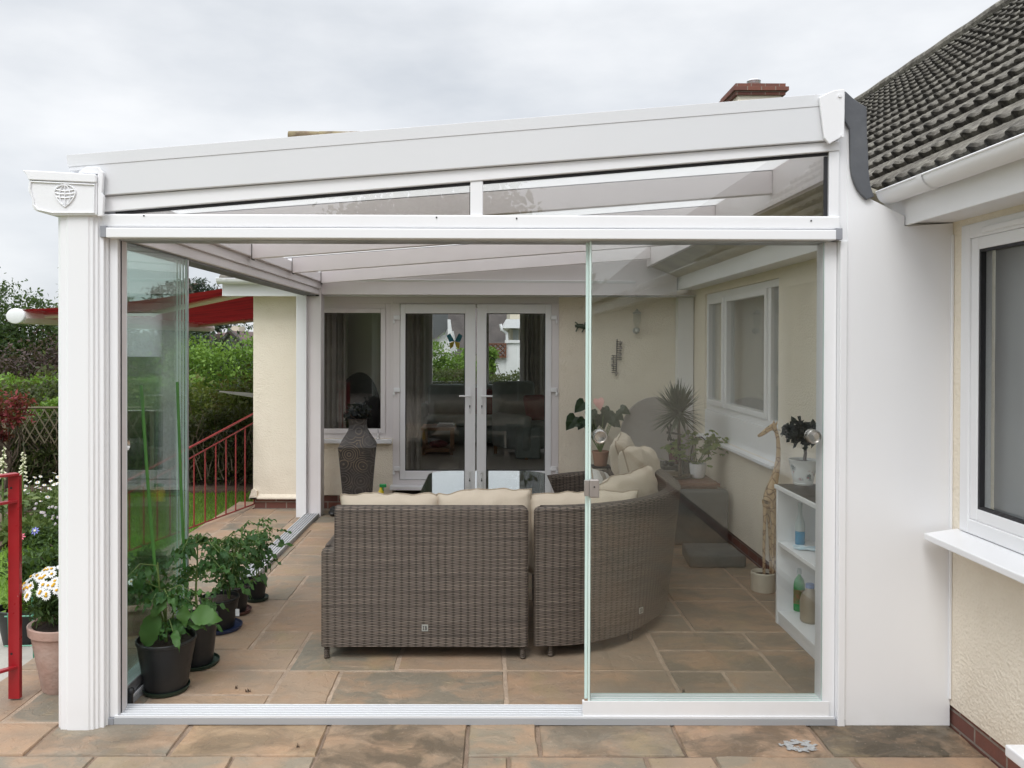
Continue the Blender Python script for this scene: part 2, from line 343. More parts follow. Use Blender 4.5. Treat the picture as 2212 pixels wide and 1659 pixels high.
# ------------------------------------------------------------------ mesh builder
class MB:
    def __init__(s): s.v, s.f, s.uv = [], [], {}
    def face(s, pts, uv=None):
        n = len(s.v); s.v += [tuple(p) for p in pts]; s.f.append(list(range(n, n+len(pts))))
        if uv: s.uv[len(s.f)-1] = uv
        return s
    def box(s, x0, x1, y0, y1, z0, z1):
        x0, x1 = min(x0, x1), max(x0, x1); y0, y1 = min(y0, y1), max(y0, y1); z0, z1 = min(z0, z1), max(z0, z1)
        n = len(s.v); s.v += [(x, y, z) for x in (x0, x1) for y in (y0, y1) for z in (z0, z1)]
        s.f += [[n+i for i in q] for q in ((0, 1, 3, 2), (4, 6, 7, 5), (0, 4, 5, 1), (2, 3, 7, 6), (0, 2, 6, 4), (1, 5, 7, 3))]; return s
    def prism(s, poly, a, b, axis='y'):
        # poly: 2-D points; axis y -> (x,z), z -> (x,y), x -> (y,z)
        def q(p, t): return {'y': (p[0], t, p[1]), 'z': (p[0], p[1], t), 'x': (t, p[0], p[1])}[axis]
        n = len(s.v); k = len(poly); s.v += [q(p, a) for p in poly]+[q(p, b) for p in poly]
        s.f.append([n+i for i in range(k)][::-1]); s.f.append([n+k+i for i in range(k)])
        for i in range(k): j = (i+1) % k; s.f.append([n+i, n+j, n+k+j, n+k+i])
        return s
    def tube(s, pts, r, n=8, cap=True):
        pts = [Vector(p) for p in pts]; rs = r if isinstance(r, (list, tuple)) else [r]*len(pts)
        base = len(s.v); ref = None
        for i, p in enumerate(pts):
            t = (pts[min(i+1, len(pts)-1)]-pts[max(i-1, 0)])
            t = t.normalized() if t.length > 1e-9 else Vector((0, 0, 1))
            if ref is None: ref = t.orthogonal().normalized()
            ref = (ref - t*ref.dot(t)); ref = ref.normalized() if ref.length > 1e-6 else t.orthogonal().normalized()
            b = t.cross(ref)
            for k in range(n):
                a = 2*PI*k/n; s.v.append(tuple(p+(ref*math.cos(a)+b*math.sin(a))*rs[i]))
        for i in range(len(pts)-1):
            for k in range(n):
                k2 = (k+1) % n; o = base+i*n; s.f.append([o+k, o+k2, o+n+k2, o+n+k])
        if cap:
            s.f.append([base+k for k in range(n)][::-1]); o = base+(len(pts)-1)*n; s.f.append([o+k for k in range(n)])
        return s
    def lathe(s, prof, c=(0, 0, 0), n=32, sides=None, ax='z'):
        base = len(s.v); n = sides or n; off = PI/n if sides else 0
        for r, z in prof:
            for k in range(n):
                a = 2*PI*k/n+off; s.v.append((c[0]+r*math.cos(a), c[1]+r*math.sin(a), c[2]+z) if ax == 'z' else (c[0]+r*math.cos(a), c[1]+z, c[2]+r*math.sin(a)))
        for i in range(len(prof)-1):
            for k in range(n):
                k2 = (k+1) % n; o = base+i*n; s.f.append([o+k, o+k2, o+n+k2, o+n+k])
        s.f.append([base+k for k in range(n)][::-1]); o = base+(len(prof)-1)*n; s.f.append([o+k for k in range(n)])
        return s
    def grid(s, fn, nu, nv, uvfn=None, flip=False):
        n = len(s.v)
        for j in range(nv+1):
            for i in range(nu+1): s.v.append(tuple(fn(i/nu, j/nv)))
        for j in range(nv):
            for i in range(nu):
                a = n+j*(nu+1)+i; q = [a, a+1, a+nu+2, a+nu+1]
                cs = [(i/nu, j/nv), ((i+1)/nu, j/nv), ((i+1)/nu, (j+1)/nv), (i/nu, (j+1)/nv)]
                if flip: q = q[::-1]; cs = cs[::-1]
                s.f.append(q)
                if uvfn: s.uv[len(s.f)-1] = [uvfn(*c) for c in cs]
        return s
    def sphere(s, c, r, n=12):
        rr = r if isinstance(r, (tuple, list)) else (r, r, r)
        return s.grid(lambda u, v: (c[0]+rr[0]*math.sin(PI*v)*math.cos(2*PI*u), c[1]+rr[1]*math.sin(PI*v)*math.sin(2*PI*u), c[2]+rr[2]*math.cos(PI*v)), n, n//2+1, None, True)
    def xf(s, M): s.v = [tuple(M @ Vector(v)) for v in s.v]; return s
WM = {}
def lk(o, parent=None):
    COL.objects.link(o); o.parent = parent; return o
def build(mb, name, mat, parent=None, local=False, smooth=False, bev=0, loc=None, ang=35, sub=0, fat=0):
    me = bpy.data.meshes.new(name); v = mb.v
    if parent is not None and not local:
        I = WM[parent.name].inverted(); v = [tuple(I @ Vector(p)) for p in v]
    if parent is None and loc is not None:
        L = Vector(loc); v = [tuple(Vector(p)-L) for p in v]
    me.from_pydata(v, [], mb.f); me.validate(); 
    me.materials.append(MA[mat] if isinstance(mat, str) else mat)
    uvl = me.uv_layers.new(name='UVMap'); 
    for p in me.polygons:
        u = mb.uv.get(p.index); n = p.normal; a = [abs(n[0]), abs(n[1]), abs(n[2])]
        for k, li in enumerate(p.loop_indices):
            if u and k < len(u): uvl.data[li].uv = u[k]
            else:
                c = me.vertices[me.loops[li].vertex_index].co
                uvl.data[li].uv = (c.x, c.y) if a[2] > max(a[0], a[1])*1.05 else ((c.y, c.z) if a[0] > a[1] else (c.x, c.z))
    o = bpy.data.objects.new(name, me); lk(o, parent)
    if parent is None and loc is not None: o.location = loc
    WM[o.name] = (WM[parent.name] if parent is not None else Matrix.Translation(loc or (0, 0, 0))).copy()
    if bev:
        b = o.modifiers.new('bevel', 'BEVEL'); b.width = bev; b.segments = 2; b.limit_method = 'ANGLE'; b.angle_limit = .6
    if sub:
        b = o.modifiers.new('sub', 'SUBSURF'); b.levels = b.render_levels = sub
    if smooth:
        for p in me.polygons: p.use_smooth = True
        if ang and not bev and not sub:
            try: me.set_sharp_from_angle(angle=math.radians(ang))
            except Exception: pass
    return o
def thing(name, label, cat, loc=(0, 0, 0), rz=0, group=None):
    o = bpy.data.objects.new(name, None); lk(o); o.location = loc; o.rotation_euler = (0, 0, rz); o.empty_display_size = .1
    o['label'] = label; o['category'] = cat
    if group: o['group'] = group
    WM[o.name] = Matrix.Translation(loc) @ Matrix.Rotation(rz, 4, 'Z'); return o
def sub(name, parent):                              # a part that is only a holder of sub-parts
    o = bpy.data.objects.new(name, None); lk(o, parent); o.empty_display_size = .05; WM[o.name] = WM[parent.name].copy(); return o
def tag(o, label, cat, group=None, kind=None):
    o['label'] = label; o['category'] = cat
    if group: o['group'] = group
    if kind: o['kind'] = kind
    return o
def struct(mb, name, mat, **k):
    o = build(mb, name, mat, **k); o['kind'] = 'structure'; return o
def npmesh(name, V, F, mat, parent=None, rnd=None, loc=None, local=False):
    V = np.asarray(V, dtype=np.float64)
    if parent is not None and not local:
        I = np.array(WM[parent.name].inverted()); V = V @ I[:3, :3].T + I[:3, 3]
    if parent is None and loc is not None: V = V-np.array(loc)
    me = bpy.data.meshes.new(name); F = np.asarray(F, dtype=np.int32); nf, k = F.shape
    me.vertices.add(len(V)); me.vertices.foreach_set('co', V.astype(np.float32).ravel())
    me.loops.add(nf*k); me.loops.foreach_set('vertex_index', F.ravel())
    me.polygons.add(nf); me.polygons.foreach_set('loop_start', np.arange(0, nf*k, k, dtype=np.int32))
    try: me.polygons.foreach_set('loop_total', np.full(nf, k, dtype=np.int32))
    except Exception: pass
    me.update(calc_edges=True); me.materials.append(MA[mat] if isinstance(mat, str) else mat)
    if rnd is not None:
        a = me.attributes.new('rnd', 'FLOAT', 'POINT'); a.data.foreach_set('value', np.asarray(rnd, dtype=np.float32))
    o = bpy.data.objects.new(name, me); lk(o, parent)
    if parent is None and loc is not None: o.location = loc
    WM[o.name] = (WM[parent.name] if parent is not None else Matrix.Translation(loc or (0, 0, 0))).copy()
    return o
def leaves(P, size, upb=.4, asp=.5, jit=.35, D=None):
    """four-point folded leaves at the points P; returns V, F, rnd"""
    n = len(P); d = RNG.normal(size=(n, 3)) if D is None else D+RNG.normal(size=(n, 3))*.35
    d[:, 2] += upb*0; d /= np.linalg.norm(d, axis=1)[:, None]+1e-9
    q = RNG.normal(size=(n, 3)); q[:, 2] += upb*2; w = np.cross(d, q); w /= np.linalg.norm(w, axis=1)[:, None]+1e-9
    s = size*(1+jit*RNG.normal(size=(n, 1)).clip(-1.5, 1.5)); nn = np.cross(w, d)
    a = P; b = P+d*s*.5+w*s*asp*.5+nn*s*.08; c = P+d*s; e = P+d*s*.5-w*s*asp*.5+nn*s*.08
    V = np.stack([a, b, c, e], 1).reshape(-1, 3); F = np.arange(4*n).reshape(n, 4)
    return V, F, np.repeat(RNG.random(n), 4)
def ell_pts(n, c, r, shell=.55):
    d = RNG.normal(size=(n, 3)); d /= np.linalg.norm(d, axis=1)[:, None]
    rad = (shell+(1-shell)*RNG.random((n, 1)))**.8*(1+.16*RNG.normal(size=(n, 1)))
    return np.array(c)+d*rad*np.array(r)
def clump_pts(n, c, r, k=None, spread=.28, shell=.5):
    """points gathered in sub-clumps spread through an ellipsoid so the crown shows gaps"""
    k = k or max(6, n//120); cc = ell_pts(k, c, np.array(r)*.88, shell)
    i = RNG.integers(0, k, n); return cc[i]+RNG.normal(size=(n, 3))*np.array(r)*spread*RNG.uniform(.5, 1.1, (k, 1))[i]
def box_pts(n, x0, x1, y0, y1, z0, z1, top=.35):
    P = RNG.random((n, 3))*np.array([x1-x0, y1-y0, z1-z0])+np.array([x0, y0, z0])
    f = RNG.random(n); P[f < .45, 1] = y0+np.abs(RNG.normal(size=(f < .45).sum()))*.12; m = f > 1-top; P[m, 2] = z1-np.abs(RNG.normal(size=m.sum()))*.06
    P += RNG.normal(size=P.shape)*.045; P[:, 2] += .06*np.sin(P[:, 0]*2.3)+.04*np.sin(P[:, 0]*5.1+1); return P
def limb(mb, p0, p1, r0, r1, k=5, wob=.08):
    p0, p1 = Vector(p0), Vector(p1); L = (p1-p0).length
    pts = [p0.lerp(p1, i/k)+Vector([random.gauss(0, wob*L*.5) if 0 < i < k else 0 for _ in range(3)]) for i in range(k+1)]
    mb.tube(pts, [r0+(r1-r0)*i/k for i in range(k+1)], 7); return pts
def tree(name, label, base, crowns, trunk_h, tr, nleaf, lsize, lmat, group=None, cat='tree', asp=.55, spread=.26, branches=9):
    t = thing(name, label, cat, base, 0, group); mb = MB(); b = Vector(base)
    top = b+Vector((random.uniform(-.2, .2), 0, trunk_h)); limb(mb, b, top, tr, tr*.55, 6, .03)
    for c, r in crowns:
        cv = b+Vector(c)
        for _ in range(branches):
            e = cv+Vector([random.uniform(-.75, .75)*r[i] for i in range(3)])
            limb(mb, b.lerp(top, random.uniform(.55, 1)), e, tr*.35, tr*.06, 5, .07)
    build(mb, 'trunk', 'bark', t, smooth=True)
    tot = sum(r[0]*r[1]+r[0]*r[2] for _, r in crowns)
    P = np.concatenate([clump_pts(int(nleaf*(r[0]*r[1]+r[0]*r[2])/tot), tuple(b+Vector(c)), r, None, spread) for c, r in crowns])
    V, F, R = leaves(P, lsize, .4, asp); npmesh('crown', V, F, LF[lmat], t, R); return t

# ------------------------------------------------------------------ world, sun
wd = bpy.data.worlds.new('World'); S.world = wd; wd.use_nodes = True; nt = wd.node_tree; nt.nodes.clear()
ELEV, AZ = math.radians(52), math.radians(205)
sky = nt.nodes.new('ShaderNodeTexSky'); sky.sky_type = 'NISHITA'; sky.sun_disc = False; sky.sun_elevation = ELEV; sky.sun_rotation = AZ
b1 = nt.nodes.new('ShaderNodeBackground'); b1.inputs[1].default_value = .09; nt.links.new(sky.outputs[0], b1.inputs[0])
tc = nt.nodes.new('ShaderNodeTexCoord'); sx = nt.nodes.new('ShaderNodeSeparateXYZ'); nt.links.new(tc.outputs['Generated'], sx.inputs[0])
mp = nt.nodes.new('ShaderNodeMapping'); mp.inputs['Scale'].default_value = (1, 1, 2.6); mp.inputs['Location'].default_value = (.35, .2, .1); nt.links.new(tc.outputs['Generated'], mp.inputs[0])
no = nt.nodes.new('ShaderNodeTexNoise'); no.inputs['Scale'].default_value = 2.3; no.inputs['Detail'].default_value = 6; no.inputs['Roughness'].default_value = .52; nt.links.new(mp.outputs[0], no.inputs['Vector'])
cl = X(nt, no.outputs['Fac']).rng(.33, .66); zz = X(nt, sx.outputs[2])
mixc = nt.nodes.new('ShaderNodeMix'); mixc.data_type = 'RGBA'; mixc.inputs[6].default_value = (.69, .73, .785, 1); mixc.inputs[7].default_value = (1.03, 1.045, 1.065, 1); nt.links.new(cl.k, mixc.inputs[0])
b2 = nt.nodes.new('ShaderNodeBackground'); nt.links.new(mixc.outputs[2], b2.inputs[0])
sy_ = X(nt, sx.outputs[1]); st = zz.rng(.38, .95, 1.02, 2.9)*sy_.rng(-1., .15, 1.45, 1.); nt.links.new(st.k, b2.inputs[1])
ms = nt.nodes.new('ShaderNodeMixShader'); ms.inputs[0].default_value = .9; nt.links.new(b1.outputs[0], ms.inputs[1]); nt.links.new(b2.outputs[0], ms.inputs[2])
wo = nt.nodes.new('ShaderNodeOutputWorld'); nt.links.new(ms.outputs[0], wo.inputs[0])
sd = bpy.data.lights.new('sun', 'SUN'); sd.energy = 1.5; sd.angle = math.radians(25); sd.color = (1, .98, .955); so = bpy.data.objects.new('sun', sd); lk(so)
sdir = Vector((math.sin(AZ)*math.cos(ELEV), math.cos(AZ)*math.cos(ELEV), math.sin(ELEV)))
so.rotation_euler = sdir.to_track_quat('Z', 'Y').to_euler()
S.view_settings.view_transform = 'Standard'; S.view_settings.look = 'None'; S.view_settings.exposure = 0; S.view_settings.gamma = 1
S.cycles.transparent_max_bounces = 40; S.cycles.max_bounces = 12; S.cycles.glossy_bounces = 5; S.cycles.diffuse_bounces = 5; S.cycles.use_denoising = True
S.cycles.sample_clamp_indirect = 6; S.cycles.caustics_reflective = False

# ------------------------------------------------------------------ main dimensions
YB = 4.85          # face of the rear wall
XR = 3.974         # face of the right-hand wall
LW = .0            # left glass line
RS = .078          # slope of the veranda roof
def roofz(x): return 2.548+RS*(x-.08)

# ------------------------------------------------------------------ ground
def ground_z(x, y):
    d = max(0, y-11)+max(0, -x-9)
    return -.42-.10*min(d, 40)
struct(MB().grid(lambda u, v: ((u-.5)*700*abs(u-.5)*2+0, (v-.5)*700*abs(v-.5)*2, ground_z((u-.5)*700*abs(u-.5)*2, (v-.5)*700*abs(v-.5)*2)), 90, 90), 'ground', 'field', smooth=True)
struct(MB().grid(lambda u, v: (-11+10.2*u, -6+14.2*v, -.414), 20, 20), 'lawn', 'lawn')
def slab_at(x, y):
    """tints of single slabs, read off the photograph"""
    return None
SX0 = -.82
struct(MB().box(SX0+.01, XR-.004, -4.6, -.045, -.15, -.008), 'patio_bed_front', 'mortar_dark')
struct(MB().box(SX0+.01, XR-.004, -.044, YB-.004, -.15, -.0035).box(-1.06, SX0+.01, 2.45, YB+.4, -.15, -.0035).box(SX0+.01, -.8, YB-.004, 6, -.15, -.0035), 'patio_bed', 'mortar')
def paving():
    C = .302; nx = int(round((XR-SX0)/C)); 
    nx = 16; C = (XR-SX0)/nx; y0 = -.335-C*14; ny = int((YB-y0)/C)+1
    used = [[False]*ny for _ in range(nx)]; rects = []
    fixed = {}
    rr = random.Random(21)
    # the row of slabs right in front of the track, at the joints the photograph shows
    cuts = [PZ(p, 1600, 0).x for p in (88, 386, 698, 1010, 1163, 1468, 1772)]
    ra = [(SX0, cuts[0])]+[(cuts[i], cuts[i+1]) for i in range(6)]+[(cuts[6], XR)]
    j0 = 14
    for i in range(nx): used[i][j0] = True
    front = []
    for k, (a, b) in enumerate(ra):
        front.append((a, b, -.335 if k != 3 else -.62, -.03, k))
    a3 = ra[3]
    i3a, i3b = (a3[0]-SX0)/C, (a3[1]-SX0)/C
    for (w, h) in [None] if 0 else [(0, 0)]: pass
    # row under it
    xs = SX0; row = []
    for w in (.62, .62):
        pass
    sizes = [(3, 2), (2, 2), (2, 1), (2, 1), (1, 1), (3, 2), (2, 2), (2, 1), (1, 2)]
    for j in range(ny):
        for i in range(nx):
            if used[i][j]: continue
            rr.shuffle(sizes)
            for w, h in sizes+[(1, 1)]:
                if i+w <= nx and j+h <= ny and all(not used[i+a][j+b] for a in range(w) for b in range(h)):
                    for a in range(w):
                        for b in range(h): used[i+a][j+b] = True
                    rects.append((SX0+i*C, SX0+(i+w)*C, y0+j*C, y0+(j+h)*C, -1)); break
    out = []
    for r in rects:
        x0, x1, ya, yb, k = r
        if ya >= -.335-1e-3: ya += .305-C if abs(ya+.335) < 1e-3 else 0
        out.append(r)
    # shift the rows behind the track so that they start where the front row stops
    dy = (-.335+C)-(-.03)
    out = [(a, b, (c-dy if c > -.34 else c), min(YB-.004, (d-dy if d > -.3 else d)), k) for a, b, c, d, k in rects]
    cut3 = out; out = []
    for a, b, c, d, k in cut3:      # the deeper slab pushes into the row before it
        if d > -.34 and d < -.33 and b > a3[0]+.02 and a < a3[1]-.02:
            if a < a3[0]-.06: out.append((a, a3[0], c, d, k))
            if b > a3[1]+.06: out.append((a3[1], b, c, d, k))
            if c < -.66: out.append((max(a, a3[0]), min(b, a3[1]), c, -.62, k))
        else: out.append((a, b, c, d, k))
    out += front
    for y in np.arange(2.45, YB+.1, .43): out.append((-1.06, SX0, y, y+.43, -1))
    out.append((-1.06, SX0, 4.6, 5.25, -1))
    pal = [(.31, .235, .175), (.34, .26, .195), (.235, .21, .17), (.28, .225, .175), (.36, .27, .20), (.21, .195, .16), (.30, .235, .18), (.25, .22, .175), (.325, .235, .17)]
    ftint = [(.33, .235, .165), (.255, .23, .19), (.34, .25, .165), (.27, .20, .14), (.255, .225, .175), (.275, .235, .185), (.38, .265, .185), (.13, .11, .085)]
    V, F, T, Wt = [], [], [], []
    for a, b, c, d, k in out:
        if b-a < .03 or d-c < .03: continue
        g = .0075; a += g*rr.uniform(.7, 1.5); b -= g*rr.uniform(.7, 1.5); c += g*rr.uniform(.7, 1.5); d -= g*rr.uniform(.7, 1.5)
        nx_, ny_ = max(2, int((b-a)/.06)), max(2, int((d-c)/.06))
        tx, ty, tz = rr.uniform(-.004, .004), rr.uniform(-.004, .004), rr.uniform(-.0015, .0015)
        col = ftint[k] if k >= 0 else rr.choice(pal); j = rr.uniform(.88, 1.12); col = tuple(v*j for v in col)
        if k < 0 and a > 2.2 and .0 < c < 3: col = tuple(v*.85 for v in (.24, .195, .15))
        seed = rr.uniform(0, 90); base = len(V)
        def pt(u, v, inset, z):
            x, y = a+(b-a)*u, c+(d-c)*v
            ex = .006*noise.noise((x*9+seed, y*9, 0)) ; ey = .006*noise.noise((x*9, y*9+seed, 3))
            if u in (0, 1): x += ex+(inset if u == 0 else -inset)
            if v in (0, 1): y += ey+(inset if v == 0 else -inset)
            return (x, y, z+tx*(u-.5)+ty*(v-.5)+tz+.0018*noise.noise((x*4, y*4, seed)))
        for jn in range(ny_+1):
            for i_ in range(nx_+1): V.append(pt(i_/nx_, jn/ny_, .005, 0.))
        for jn in range(ny_):
            for i_ in range(nx_):
                q = base+jn*(nx_+1)+i_; F.append([q, q+1, q+nx_+2, q+nx_+1])
        ring = [(i_, 0) for i_ in range(nx_+1)]+[(nx_, j_) for j_ in range(1, ny_+1)]+[(i_, ny_) for i_ in range(nx_-1, -1, -1)]+[(0, j_) for j_ in range(ny_-1, 0, -1)]
        o1 = len(V)
        for (i_, j_) in ring: V.append(pt(i_/nx_, j_/ny_, 0., -.006))
        o2 = len(V)
        for (i_, j_) in ring: V.append(pt(i_/nx_, j_/ny_, 0., -.03))
        m_ = len(ring)
        for q in range(m_):
            q2 = (q+1) % m_; t0 = base+ring[q][1]*(nx_+1)+ring[q][0]; t1 = base+ring[q2][1]*(nx_+1)+ring[q2][0]
            F.append([o1+q, o1+q2, t1, t0]); F.append([o2+q, o2+q2, o1+q2, o1+q])
        T += [col]*(len(V)-len(T)); wet = 1. if k == 7 else (.7 if k == 6 else ({1: .35, 2: .45, 3: .75, 5: .5}.get(k, 0.))); Wt += [wet]*(len(V)-len(Wt))
    me = bpy.data.meshes.new('patio'); me.from_pydata(V, [], F)
    at = me.attributes.new('tint', 'FLOAT_COLOR', 'POINT'); at.data.foreach_set('color', np.array([(*t, 1) for t in T], dtype=np.float32).ravel())
    at = me.attributes.new('wet', 'FLOAT', 'POINT'); at.data.foreach_set('value', np.array(Wt, dtype=np.float32))
    me.materials.append(MA['slab'])
    for p in me.polygons: p.use_smooth = True
    try: me.set_sharp_from_angle(angle=math.radians(40))
    except Exception: pass
    o = bpy.data.objects.new('patio', me); lk(o); o['kind'] = 'structure'; WM['patio'] = Matrix.Identity(4)
paving()
# splash stain on the dark slab
c = PZ(1725, 1612, .004); mb = MB(); q = .0035
for i in range(-30, 31):
    for j in range(-24, 25):
        x, y = i*q, j*q; r = math.hypot(x/.078, y/.055); ang = math.atan2(y, x)
        f = .62-abs(r-.62)*1.2+.55*noise.noise((x*55, y*70, 2))+.25*noise.noise((math.cos(ang)*3, math.sin(ang)*3, 5))+.22*noise.noise((x*160, y*160, 4))
        if f > .27 and r < 1.25: mb.face([(c.x+x, c.y+y, .0058), (c.x+x+q, c.y+y, .0058), (c.x+x+q, c.y+y+q, .0058), (c.x+x, c.y+y+q, .0058)])
tag(build(mb, 'splash_stain', 'stain', loc=tuple(c)), 'pale dried splash mark on the dark paving slab by the white panel', 'stain')
struct(MB().box(-9, 3.97, -16, -4.61, -.2, -.004), 'added_rear_patio', 'slab_plain')  # unseen paving added behind the camera, kept dark for the glass reflections
struct(MB().box(-1.75, SX0-.01, -4.6, 3.2, -.4, -.13), 'concrete_path', 'concrete', bev=.01)
# lawn blades
n = 42000; P = np.stack([RNG.uniform(-6.5, -.9, n), RNG.uniform(1.5, 8.6, n), np.full(n, -.425)], 1)
P = P[~((P[:, 0] > -1.8) & (P[:, 1] < 3.25))]; D = np.tile(np.array([[0, 0, 1.]]), (len(P), 1)); V, F, R = leaves(P, .055, 0, .16, .3, D)
tag(npmesh('grass', V, F, LF['grass'], None, R), 'short green lawn grass below the patio', 'grass', None, 'stuff')
struct(MB().prism([(-3.15, 3.1), (-3.5, 5.2), (-4.3, 7.0), (-5.0, 7.6), (-9, 7.8), (-9, 2.5)], -.41, -.36, 'z'), 'border_bed', 'earth')
struct(MB().prism([(-9, 7.75), (-.6, 7.95), (1, 8.0), (1, 9.6), (-9, 9.6)], -.405, -.37, 'z'), 'hedge_bed', 'earth')

# ------------------------------------------------------------------ house
H = thing('bungalow', 'cream rendered bungalow with dark tiled roof wrapping round the glass veranda', 'house', (XR, YB, 0))
def zx(px, py, Y): p = PY(px, py, Y); return p.x, p.z
dxl, dzt = zx(849, 655, YB); dxr, dzb = zx(1206, 1047, YB); wxr, wzt = zx(842, 655, YB); wxl = zx(672, 655, YB)[0]; wzb = zx(842, 948, YB)[1]
HX0 = -.785; SOF = 2.31; ROOMZ = .27
mb = MB()
mb.box(HX0, wxl, YB, YB+.28, .15, SOF+.1); mb.box(wxl, dxl, YB, YB+.28, .15, wzb); mb.box(dxr, XR+.3, YB, YB+.28, .15, SOF+.1)
mb.box(HX0, HX0+.28, YB+.28, 5.6, .15, SOF+.1); mb.box(HX0, HX0+.28, 8.6, 12.5, .15, SOF+.1); mb.box(HX0, HX0+.28, 5.6, 8.6, .15, .9)  # unseen gap in the side wall added to let light into the room
# flared bell-mouth foot of the render
mb.prism([(YB-.001, .16), (YB-.035, .128), (YB-.035, .112), (YB+.05, .112), (YB+.05, .2)], HX0-.03, -.15, 'x')
mb.prism([(HX0+.001, .22), (HX0-.035, .128), (HX0-.035, .112), (HX0+.05, .112), (HX0+.05, .2)], YB-.035, 12.5, 'y')
build(mb, 'wall', 'render', H)
mb = MB()
iy0, iy1, iz0, iz1 = 2.22, 4.30, 1.145, 2.31; ey0, ey1, ez0, ez1 = -2.2, -.135, .95, 2.35; T = .28
mb.box(XR, XR+T, iy1, YB, .1, SOF+.1); mb.box(XR, XR+T, ey1, iy0, .1, 2.45); mb.box(XR, XR+T, iy0, iy1, iz1, 2.45); mb.box(XR, XR+T, ey0, ey1, ez1, 2.45); mb.box(XR, XR+T, iy0, iy1, .1, iz0-.25); mb.box(XR, XR+T, ey0, ey1, .1, ez0-.03); mb.box(XR, XR+T, -15.5, ey0, .1, 2.45)
build(mb, 'wall', 'render', H)
build(MB().box(XR+.012, XR+.25, -15.5, YB+.01, -.02, .1).box(HX0+.012, XR+.01, YB+.012, YB+.25, -.02, .149).box(HX0+.012, HX0+.2, YB+.25, 12.5, -.4, .15), 'plinth', 'brick', H)
# lintel board over rear window and doors
build(MB().box(wxr+.0055, dxl-.0005, YB+.012, YB+.10, wzb, SOF), 'mullion_panel', 'white_in', H)
build(MB().box(wxl, dxr, YB+.02, YB+.12, max(wzt, dzt), SOF+.1), 'lintel_board', 'white_in', H)
# soffits, fascias
mb = MB(); mb.box(3.764, XR, -15.5, YB-.22, 2.38, 2.392); mb.box(-1.02, XR, YB-.215, YB, SOF, SOF+.012); build(mb, 'soffit', 'white', H)
mb = MB(); mb.box(3.748, 3.764, -15.5, YB-.22, 2.366, 2.53); mb.box(-1.03, 3.746, YB-.232, YB-.216, SOF-.012, SOF+.14); mb.box(-1.045, -1.031, YB-.232, YB+.02, SOF-.012, SOF+.14); build(mb, 'fascia', 'white', H, bev=.003)
# tiled roofs
def tiles(mb_v, mb_f, dark, O, U, Vd, N, Lu, Lv, gauge, per):
    """O origin at the eave, U along the eave, Vd up the slope, N outward; ribbed courses, mossy lumps and painted shade in the hollows of each lower edge"""
    nr = int(Lv/gauge); nu = int(Lu/per)*10
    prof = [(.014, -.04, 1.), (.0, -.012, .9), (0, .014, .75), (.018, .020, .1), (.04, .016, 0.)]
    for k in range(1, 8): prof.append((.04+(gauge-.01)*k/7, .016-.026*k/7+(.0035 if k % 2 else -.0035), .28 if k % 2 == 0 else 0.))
    for r in range(nr):
        base = len(mb_v); sh = .5*(r % 2)*0
        for pi_, (dv, dn, dk) in enumerate(prof):
            for i in range(nu+1):
                u = Lu*i/nu; q = u/per+.18*noise.noise((u*3.3, r*2.7, 1)); cell = math.floor(q); t = q-cell
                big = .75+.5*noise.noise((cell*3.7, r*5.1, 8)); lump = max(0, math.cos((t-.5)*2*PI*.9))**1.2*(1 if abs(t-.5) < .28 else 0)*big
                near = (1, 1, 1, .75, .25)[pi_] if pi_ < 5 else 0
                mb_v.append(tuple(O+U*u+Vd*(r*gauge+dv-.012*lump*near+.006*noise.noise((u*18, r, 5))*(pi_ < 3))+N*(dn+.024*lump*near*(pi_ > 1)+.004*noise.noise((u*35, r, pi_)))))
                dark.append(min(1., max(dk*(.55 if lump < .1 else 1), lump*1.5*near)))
        for k in range(len(prof)-1):
            for i in range(nu):
                a = base+k*(nu+1)+i; mb_f.append([a, a+1, a+nu+2, a+nu+1])
def roof_obj(name, O, U, Vd, N, Lu, Lv, gauge=.222, per=.115):
    v, f, dk = [], [], []; tiles(v, f, dk, Vector(O), Vector(U), Vector(Vd), Vector(N), Lu, Lv, gauge, per)
    me = bpy.data.meshes.new(name); I = WM[H.name].inverted(); me.from_pydata([tuple(I @ Vector(p)) for p in v], [], f)
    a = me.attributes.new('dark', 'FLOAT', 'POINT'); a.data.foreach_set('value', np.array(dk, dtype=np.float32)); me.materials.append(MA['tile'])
    o = bpy.data.objects.new(name, me); lk(o, H); WM[o.name] = WM[H.name].copy(); return o
pa = math.radians(40); ca, sa = math.cos(pa), math.sin(pa)
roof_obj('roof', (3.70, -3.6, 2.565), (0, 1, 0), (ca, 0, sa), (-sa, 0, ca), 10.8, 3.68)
build(MB().face([(3.70, -15.5, 2.57), (3.70, -3.61, 2.57), (6.5, -3.61, 4.92), (6.5, -15.5, 4.92)]), 'roof', 'roof_slate', H)
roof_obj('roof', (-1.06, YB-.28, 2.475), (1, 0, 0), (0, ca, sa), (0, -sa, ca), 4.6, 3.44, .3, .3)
build(MB().box(3.72, 3.78, -15.5, YB-.2, 2.52, 2.545).prism([(YB-.26, 2.45), (YB+2.33, 4.62), (YB+5.1, 2.45)], -1.0, -.9, 'x'), 'roof_underlay', 'gasket', H)
rdg = MB().tube([(6.50, y, 4.925+.004*math.sin(y*9)) for y in np.arange(-3.6, 7.2, .15)], .058, 10); build(rdg, 'ridge', 'tile', H, smooth=True)
rdg = MB()
for k in range(9): x = -1.0+.42*k; rdg.tube([(x, YB-.28+3.44*ca+.02, 4.645), (x+.2, YB-.28+3.44*ca+.02, 4.652), (x+.435, YB-.28+3.44*ca+.02, 4.65)], [.085, .08, .076], 12)
build(rdg, 'ridge', 'moss', H, smooth=True)
